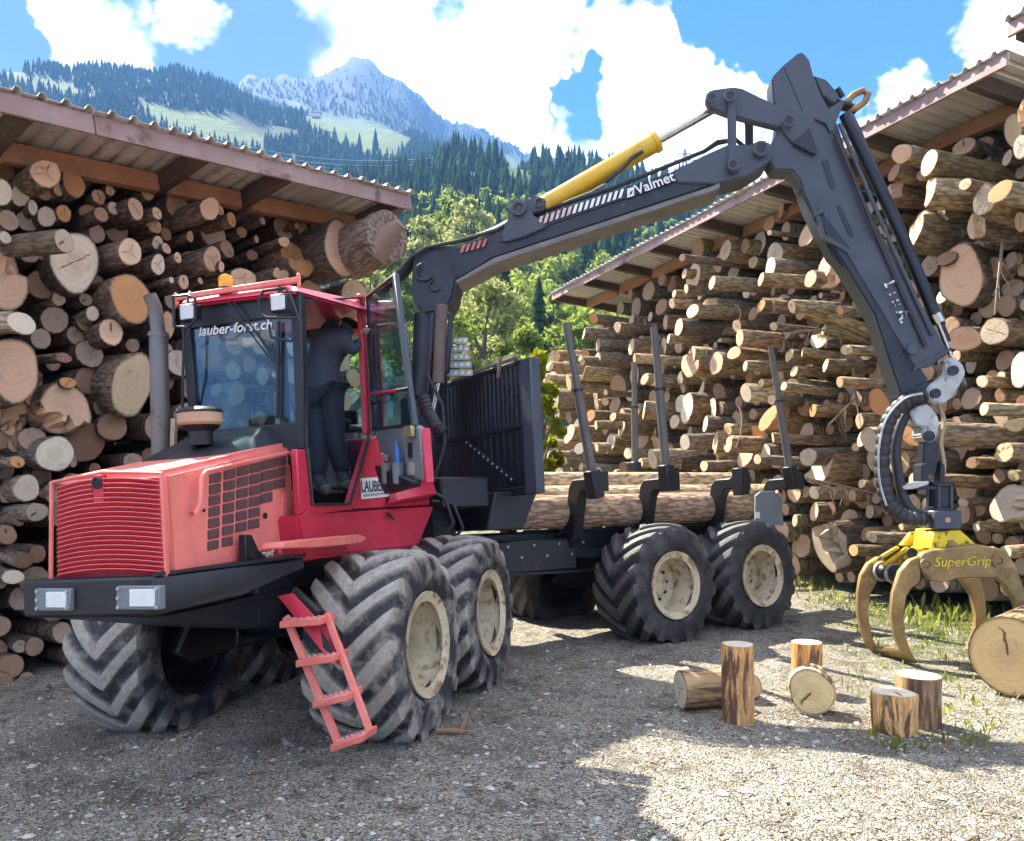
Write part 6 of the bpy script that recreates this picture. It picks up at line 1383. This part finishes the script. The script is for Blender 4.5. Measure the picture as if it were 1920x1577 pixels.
# ---------------------------------------------------------------- chopped rounds in the foreground
def billet(base, axis, r, L, barkc, endc, label, roll=0., rings=6, twoend=True, lump=.075):
    """short round: both ends cut"""
    vs, fs, ev, ef, et = log_geo(r, r, L, RG, seg=28, rings=rings, taper=.99, lump=lump)
    fs = fs[:-1]
    o = bpy.data.objects.new('firewood_round', bpy.data.meshes.new('firewood_round')); me = o.data
    me.from_pydata(vs, [], fs); me.polygons.foreach_set('use_smooth', [True] * len(fs)); me.materials.append(M_BILLET); me.set_sharp_from_angle(angle=rad(60)); COL.objects.link(o)
    o.matrix_world = Matrix.Translation(base) @ ori(axis, roll) if abs(V(axis).normalized().z) < .95 else Matrix.Translation(base) @ Matrix.Rotation(math.pi, 4, 'X') @ Matrix.Rotation(roll, 4, 'Z')
    o.color = (*barkc, 1)
    for k in range(2):
        e = bpy.data.meshes.new('cut_end'); ee = [(p[0], p[1], p[2]) if k == 0 else (p[0] * .99 + vs[-1][0] * 0, p[1] * .99, L - p[2]) for p in ev]
        if k == 1:
            bend = sum(v_[0] for v_ in vs[-28:]) / 28; ee = [(p[0] + bend, p[1], p[2]) for p in ee]
        e.from_pydata(ee, [], [f[::-1] if k == 0 else f for f in ef]); e.materials.append(M_END)
        a = e.color_attributes.new('tone', 'FLOAT_COLOR', 'POINT'); a.data.foreach_set('color', [x for t in et for x in (t, t, t, 1)])
        c = bpy.data.objects.new('cut_end', e); COL.objects.link(c); c.parent = o; c.color = (*endc, 1)
    tag(o, label, 'firewood', 'chopped rounds lying in the yard'); return o
def billet_mat():
    m = bpy.data.materials.new('flaky_bark'); m.use_nodes = True; g = NT(m.node_tree)
    co = g.add('ShaderNodeTexCoord').outputs['Object']; oi = g.add('ShaderNodeObjectInfo')
    st = g.add('ShaderNodeMapping', ins={'Vector': co, 'Scale': (1, 1, .16)}).outputs[0]
    n = g.noise(st, 28, 6, .7, .4); n2 = g.noise(st, 9, 6, .65, .6); fl = g.noise(co, 7, 6, .7)
    c = g.mix(g.sm(n, .3, .7), (.5, .45, .4), (1.35, 1.3, 1.25)); c = g.mix(1., oi.outputs['Color'], c, 'MULTIPLY')
    c = g.mix(g.sm(n2, .50, .58), c, (.13, .065, .035)); c = g.mix(g.math('MULTIPLY', g.sm(n2, .44, .36), .6), c, (.52, .34, .17)); c = g.mix(g.math('MULTIPLY', g.sm(fl, .6, .7), .5), c, (.22, .12, .06))
    bp = g.add('ShaderNodeBump', ins={'Height': g.math('ADD', n, n2), 'Strength': .8, 'Distance': .015})
    b = g.add('ShaderNodeBsdfPrincipled', ins={'Base Color': c, 'Roughness': .75, 'Normal': bp.outputs[0]}); g.add('ShaderNodeOutputMaterial', ins={'Surface': b.outputs[0]}); return m
M_BILLET = billet_mat()
def ground_at(px, py):
    p = on(px, py, V((0, 0, 0)), V((0, 0, 1))); 
    for _ in range(3): p = on(px, py, V((0, 0, gz(p.x, p.y))), V((0, 0, 1)))
    return p
UPV = V((0, 0, 1))
def upright(px, ybase, ytop, wpx, bark, end, label, tilt=0.):
    g_ = ground_at(px, ybase - 8); s = FPX / g_.y; h = (ybase - 4 - ytop) / s; r = wpx / 2 / s
    return billet(g_ + V((0, 0, h)), UPV, r, h + .01, bark, end, label, RG.uniform(0, 6))
OR = (.50, .25, .09)
upright(1384, 1362, 1212, 61, (.68, .38, .14), (.72, .60, .44), 'tall upright round with flaky orange bark')
upright(1512, 1300, 1208, 55, (.70, .36, .11), (.72, .60, .44), 'short upright round with orange bark behind the lying disc')
upright(1676, 1380, 1302, 78, (.76, .45, .16), (.72, .62, .44), 'short broad upright round with orange streaked bark')
upright(1722, 1362, 1270, 80, (.34, .22, .11), (.70, .60, .42), 'upright round with dark brown bark behind the orange one')
def lying(px, py, rpx, ax, L, bark, end, label):
    g_ = ground_at(px, py + rpx * .96); r = rpx / FPX * g_.y; return billet(V((g_.x, g_.y, g_.z + r * .985)), ax, r, L, bark, end, label, RG.uniform(0, 6))
lying(1276, 1294, 35, V((1, .18, 0)), .42, (.42, .28, .14), (.66, .58, .42), 'lying round with a pale end left of the tall upright one')
lying(1522, 1299, 42, V((.38, 1, 0)), .22, (.55, .40, .25), (.76, .60, .28), 'lying disc with yellow face and dark specks')
lying(1405, 1290, 26, V((-.25, .9, 0)), .3, (.50, .22, .07), (.68, .48, .26), 'orange round lying half hidden behind the tall one')
# big sawn trunk at the right edge with a piece under it
def big_trunk():
    g_ = ground_at(1890, 1305); s = FPX / g_.y
    p = at(1890, 1230, g_.y); r = 74 / s
    o = make_log('sawn_trunk', p, V((.72, .7, 0)), r * .92, r, 1.6, (.34, .24, .12), (.74, .52, .22), RG, seg=32, rings=7, lump=.05); tag(o, 'big yellow sawn trunk cut by the right picture edge', 'log')
    q = at(1925, 1300, g_.y + .05); o2 = make_log('log', q, V((.72, .7, 0)), .14, .14, 1.4, (.26, .19, .12), (.6, .45, .3), RG, seg=18, rings=5); tag(o2, 'bark covered log lying under the big yellow trunk', 'log')
big_trunk()
# broken stick beside the ladder
g_ = ground_at(838, 1378)
m = MB(); m.tube([g_ + V((-.08, .02, .02)), g_ + V((.04, -.02, .035)), g_ + V((.12, -.03, .03))], [.02, .022, .018], 7); m.tube([g_ + V((.10, -.02, .03)), g_ + V((.14, .02, .14))], [.018, .008], 6)
o = m.build('stick', pbr('stick_wood', (.36, .20, .10), (.26, .15, .08), 9, .8), None, at_base=g_); tag(o, 'broken brown stick on the gravel beside the front tyre', 'stick')
# pale flat slab by the far tine
g_ = ground_at(1832, 1225); m = MB(); m.prism([g_ + V((-.05, .05, .01)), g_ + V((.12, .02, .01)), g_ + V((.15, .2, .04)), g_ + V((.0, .2, .05))], V((0, 0, .03)))
tag(m.build('wood_slab', pbr('pale_slab', (.7, .66, .58), None, 5, .8), None, at_base=g_), 'pale slab of wood on the ground behind the yellow trunk', 'slab')

# ---------------------------------------------------------------- loose stones, chips and weeds
def stuff_mesh(name, pieces, mat, label, cat, kind='stuff'):
    vs = np.concatenate([p[0] for p in pieces]); off = np.cumsum([0] + [len(p[0]) for p in pieces[:-1]])
    fs = np.concatenate([p[1] + o for p, o in zip(pieces, off)]); tt = np.concatenate([np.full(len(p[0]), p[2]) for p in pieces])
    o = mesh_np(name, vs, fs, mat, col=np.stack([tt] * 3, 1)); tag(o, label, cat, kind=kind); return o
def tone_mat(name, c1, c2, rough=.9):
    m = bpy.data.materials.new(name); m.use_nodes = True; g = NT(m.node_tree)
    t = g.add('ShaderNodeSeparateColor', ins={0: g.add('ShaderNodeAttribute', attribute_name='tone').outputs['Color']}).outputs[0]
    co = g.add('ShaderNodeTexCoord').outputs['Object']; n = g.noise(co, 60, 3, .6)
    c = g.mix(t, c1, c2); c = g.mix(g.math('MULTIPLY', n, .35), c, tuple(x * .5 for x in c1))
    b = g.add('ShaderNodeBsdfPrincipled', ins={'Base Color': c, 'Roughness': rough, 'Specular IOR Level': .3}); g.add('ShaderNodeOutputMaterial', ins={'Surface': b.outputs[0]}); return m
NR = np.random.RandomState(4)
OCT = np.array([(1, 0, 0), (.3, .95, 0), (-.8, .6, 0), (-.8, -.6, 0), (.3, -.95, 0), (.1, .05, .75), (0, 0, -.5)], float); OF = np.array([(0, 1, 5), (1, 2, 5), (2, 3, 5), (3, 4, 5), (4, 0, 5)])
def scatter(n, y0, y1, pw=1.6):
    out = []
    while len(out) < n:
        y = y0 + (y1 - y0) * NR.uniform() ** pw; x = NR.uniform(-.68, .68) * y; out.append((x, y))
    return out
def ghz(x, y): return gz(x, y) + .035 * mnoise.fractal(V((x * .5, y * .5, 0)), .8, 2., 3) + .012 * mnoise.noise(V((x * 3.1, y * 3.1, 4)))
ps = []
for (x, y) in scatter(12000, 3.4, 14):
    s = .0055 * (1 + NR.exponential(.8)) if NR.uniform() > .02 else NR.uniform(.02, .036)
    th = NR.uniform(0, 6.28); c, q = math.cos(th), math.sin(th); v = OCT * NR.uniform(.75, 1.25, OCT.shape) * s * np.array([1.2, .85, .8])
    ps.append((np.stack([v[:, 0] * c - v[:, 1] * q + x, v[:, 0] * q + v[:, 1] * c + y, v[:, 2] + ghz(x, y) + s * .12], 1), OF, NR.uniform()))
stuff_mesh('gravel_stones', ps, tone_mat('stone', (.16, .145, .12), (.62, .58, .50)), 'loose gravel stones strewn over the yard', 'gravel')
ps = []; QF = np.array([(0, 1, 2, 3), (4, 7, 6, 5), (0, 4, 5, 1), (2, 6, 7, 3)])
spots = [(x, y, 1.) for (x, y) in scatter(5200, 3.6, 13)]
for (px, py) in ((1384, 1362), (1512, 1300), (1676, 1380), (1722, 1362), (1276, 1330), (1522, 1340), (1890, 1305)):
    c = ground_at(px, py); spots += [(c.x + NR.normal() * .22, c.y + NR.normal() * .22, .8) for _ in range(90)]
for _ in range(260):
    c = RP0 + RD * NR.uniform(-1, 8) + RF * (abs(NR.normal()) * .8); spots.append((c.x, c.y, NR.uniform(1.5, 4.)))
for _ in range(160):
    c = LP0 + V((.643, .766, 0)) * NR.uniform(-2, 4) + LF * (abs(NR.normal()) * .7); spots.append((c.x, c.y, NR.uniform(1.5, 4.)))
for (x, y, big) in spots:
    l = NR.uniform(.006, .022) * (2.2 if NR.uniform() < .025 else 1) * big; w_ = l * NR.uniform(.12, .35); th = NR.uniform(0, 6.28); c, q = math.cos(th), math.sin(th); h = ghz(x, y) + .004; tl = NR.uniform(-.3, .3) * l
    b = np.array([(-l, -w_, -tl), (l, -w_, tl), (l * .8, w_, tl), (-l * .9, w_, -tl)]); b = np.concatenate([b, b + [0, 0, .003]])
    ps.append((np.stack([b[:, 0] * c - b[:, 1] * q + x, b[:, 0] * q + b[:, 1] * c + y, b[:, 2] + h + abs(tl)], 1), QF[:, ::1], NR.uniform()))
stuff_mesh('bark_chips', ps, tone_mat('chip', (.10, .065, .04), (.60, .47, .28)), 'bark and wood chips littering the gravel', 'litter')
# weeds along the foot of the grapple-side pile
ps = []
def blades(cx, cy, n, hh, spread, wide, leafy):
    for _ in range(n):
        x, y = cx + NR.normal() * spread, cy + NR.normal() * spread; z = ghz(x, y); h = hh * NR.uniform(.4, 1.2); th = NR.uniform(0, 6.28); lean = NR.uniform(.1, .7) * h
        dx, dy = math.cos(th) * lean, math.sin(th) * lean; wx, wy = -math.sin(th) * wide * h, math.cos(th) * wide * h
        v = np.array([(x - wx * .4, y - wy * .4, z), (x + wx * .4, y + wy * .4, z), (x + wx + dx * .5, y + wy + dy * .5, z + h * .6), (x + dx, y + dy, z + h), (x - wx + dx * .5, y - wy + dy * .5, z + h * .6)])
        ps.append((v, np.array([(0, 1, 2), (0, 2, 4), (4, 2, 3)]), NR.uniform()))
for _ in range(150):
    t = NR.uniform(-1, 7.5); k = abs(NR.normal()) * 1.1 + .1; c = RP0 + RD * t + RF * k
    if px_of((c.x, c.y, 0))[0] < 1490: continue
    blades(c.x, c.y, NR.randint(8, 22), .04 + .10 * math.exp(-k * 1.1) * NR.uniform(.5, 1.3), .16, .07, 1)
for (px, py, n, h) in ((1510, 1075, 130, .38), (1545, 1100, 90, .3), (1660, 1130, 90, .22), (1740, 1140, 120, .34), (1790, 1135, 120, .36), (1600, 1110, 90, .2), (1830, 1120, 90, .4)):
    c = ground_at(px, py + 25); blades(c.x, c.y, n // 2, h * .5, .36, .13, 1)
for _ in range(170):
    y = NR.uniform(5.2, 10.5); x = (.42 + .24 * NR.uniform()) * y; blades(x, y, NR.randint(3, 9), .05 * NR.uniform(.6, 1.7), .06, .14, 0)
stuff_mesh('weeds', ps, leaf_mat('weed_leaves', (.08, .13, .025), (.40, .42, .08), .4, 3.), 'bright green weeds along the foot of the log pile', 'weeds')
# ---------------------------------------------------------------- person standing bent inside the cab doorway
def person():
    Y = 6.42
    M_CL = pbr('dark_jacket', (.05, .055, .08), (.07, .078, .105), 9, .85, bump=.3, bscale=30); M_TR = pbr('black_trousers', (.022, .026, .042), (.03, .035, .055), 9, .85, bump=.3, bscale=25)
    M_SK = pbr('skin', (.55, .32, .22), None, 6, .6); M_BT = pbr('work_boot', (.20, .16, .12), (.12, .10, .08), 12, .8); M_HR = pbr('dark_hair', (.03, .022, .018), None, 30, .8)
    base = at(612, 935, Y); base.z = F(-.45, .15, 1.62).z
    root = empty('person', base)
    def P(px, py, dy=0.): return at(px, py, Y + dy)
    def skin(name, pts, edges, radii, mat, rootv=0, sub=2):
        me = bpy.data.meshes.new(name); me.from_pydata([tuple(p - base) for p in pts], edges, [])
        o = bpy.data.objects.new(name, me); COL.objects.link(o); o.parent = root; me.materials.append(mat)
        md = o.modifiers.new('skin', 'SKIN'); md.use_smooth_shade = True
        if not me.skin_vertices: 
            bm = bmesh.new(); bm.from_mesh(me); bm.verts.layers.skin.verify(); bm.to_mesh(me); bm.free()
        for i, r in enumerate(radii):
            r = r if isinstance(r, tuple) else (r, r); me.skin_vertices[0].data[i].radius = r; me.skin_vertices[0].data[i].use_root = (i == rootv)
        s = o.modifiers.new('sub', 'SUBSURF'); s.levels = sub; s.render_levels = sub
        return o
    # one body: pelvis, legs, torso, arms, neck and head
    pts = [P(604, 722), P(604, 692), P(612, 660, .03), P(630, 632, .07), P(645, 622, .10), P(655, 612, .13),        # pelvis, waist, chest, shoulders, neck, head
           P(594, 735, .03), P(594, 825, .02), P(598, 905, .0), P(612, 915, -.08),                       # right leg
           P(621, 735, -.03), P(628, 828, .05), P(645, 898, .12), P(655, 908, .06),                          # left leg
           P(648, 640, -.06), P(664, 660, -.06), P(673, 638, .0),                                         # near arm reaching for the pillar
           P(612, 625, .20), P(625, 602, .26), P(640, 586, .32)]                                          # far arm
    ed = [(0, 1), (1, 2), (2, 3), (3, 4), (4, 5), (0, 6), (6, 7), (7, 8), (8, 9), (0, 10), (10, 11), (11, 12), (12, 13), (3, 14), (14, 15), (15, 16), (3, 17), (17, 18), (18, 19)]
    rr = [(.120, .115), (.140, .12), (.160, .13), (.125, .115), .06, .095, .10, .072, .055, .05, .10, .072, .055, .05, .075, .055, .04, .075, .055, .04]
    body = skin('body', pts, ed, rr, M_CL)
    # trousers over the legs, boots, hair, hand
    tp = [P(607, 722), P(594, 735, .03), P(594, 825, .02), P(598, 898, .0), P(621, 735, -.03), P(628, 828, .05), P(645, 890, .12)]
    skin('trousers', tp, [(0, 1), (1, 2), (2, 3), (0, 4), (4, 5), (5, 6)], [(.128, .12), .112, .088, .075, .112, .088, .075], M_TR)
    for (a, b) in ((P(597, 912, .02), P(616, 920, -.10)), (P(644, 904, .13), P(660, 912, .05))):
        skin('boot', [a + V((0, 0, .05)), a, b], [(0, 1), (1, 2)], [.062, .06, .05], M_BT)
    skin('hair', [P(656, 608, .13), P(658, 603, .14)], [(0, 1)], [.10, .085], M_HR)
    h0 = P(672, 636, .0); skin('hand', [h0, h0 + V((.035, -.005, .03))], [(0, 1)], [(.038, .022), (.036, .018)], M_SK, sub=1)
    for k in range(5):
        s = h0 + V((.02 + .008 * k, -.02 + .008 * k, .035)); f1 = s + V((.012 + .004 * k, -.012, .035 if k else .015)); skin('finger', [s, f1, f1 + V((.012, .004, .018))], [(0, 1), (1, 2)], [.010, .009, .008], M_SK, sub=1)
    tag(root, 'person in dark jacket and trousers bending inside the cab doorway', 'person')
person()
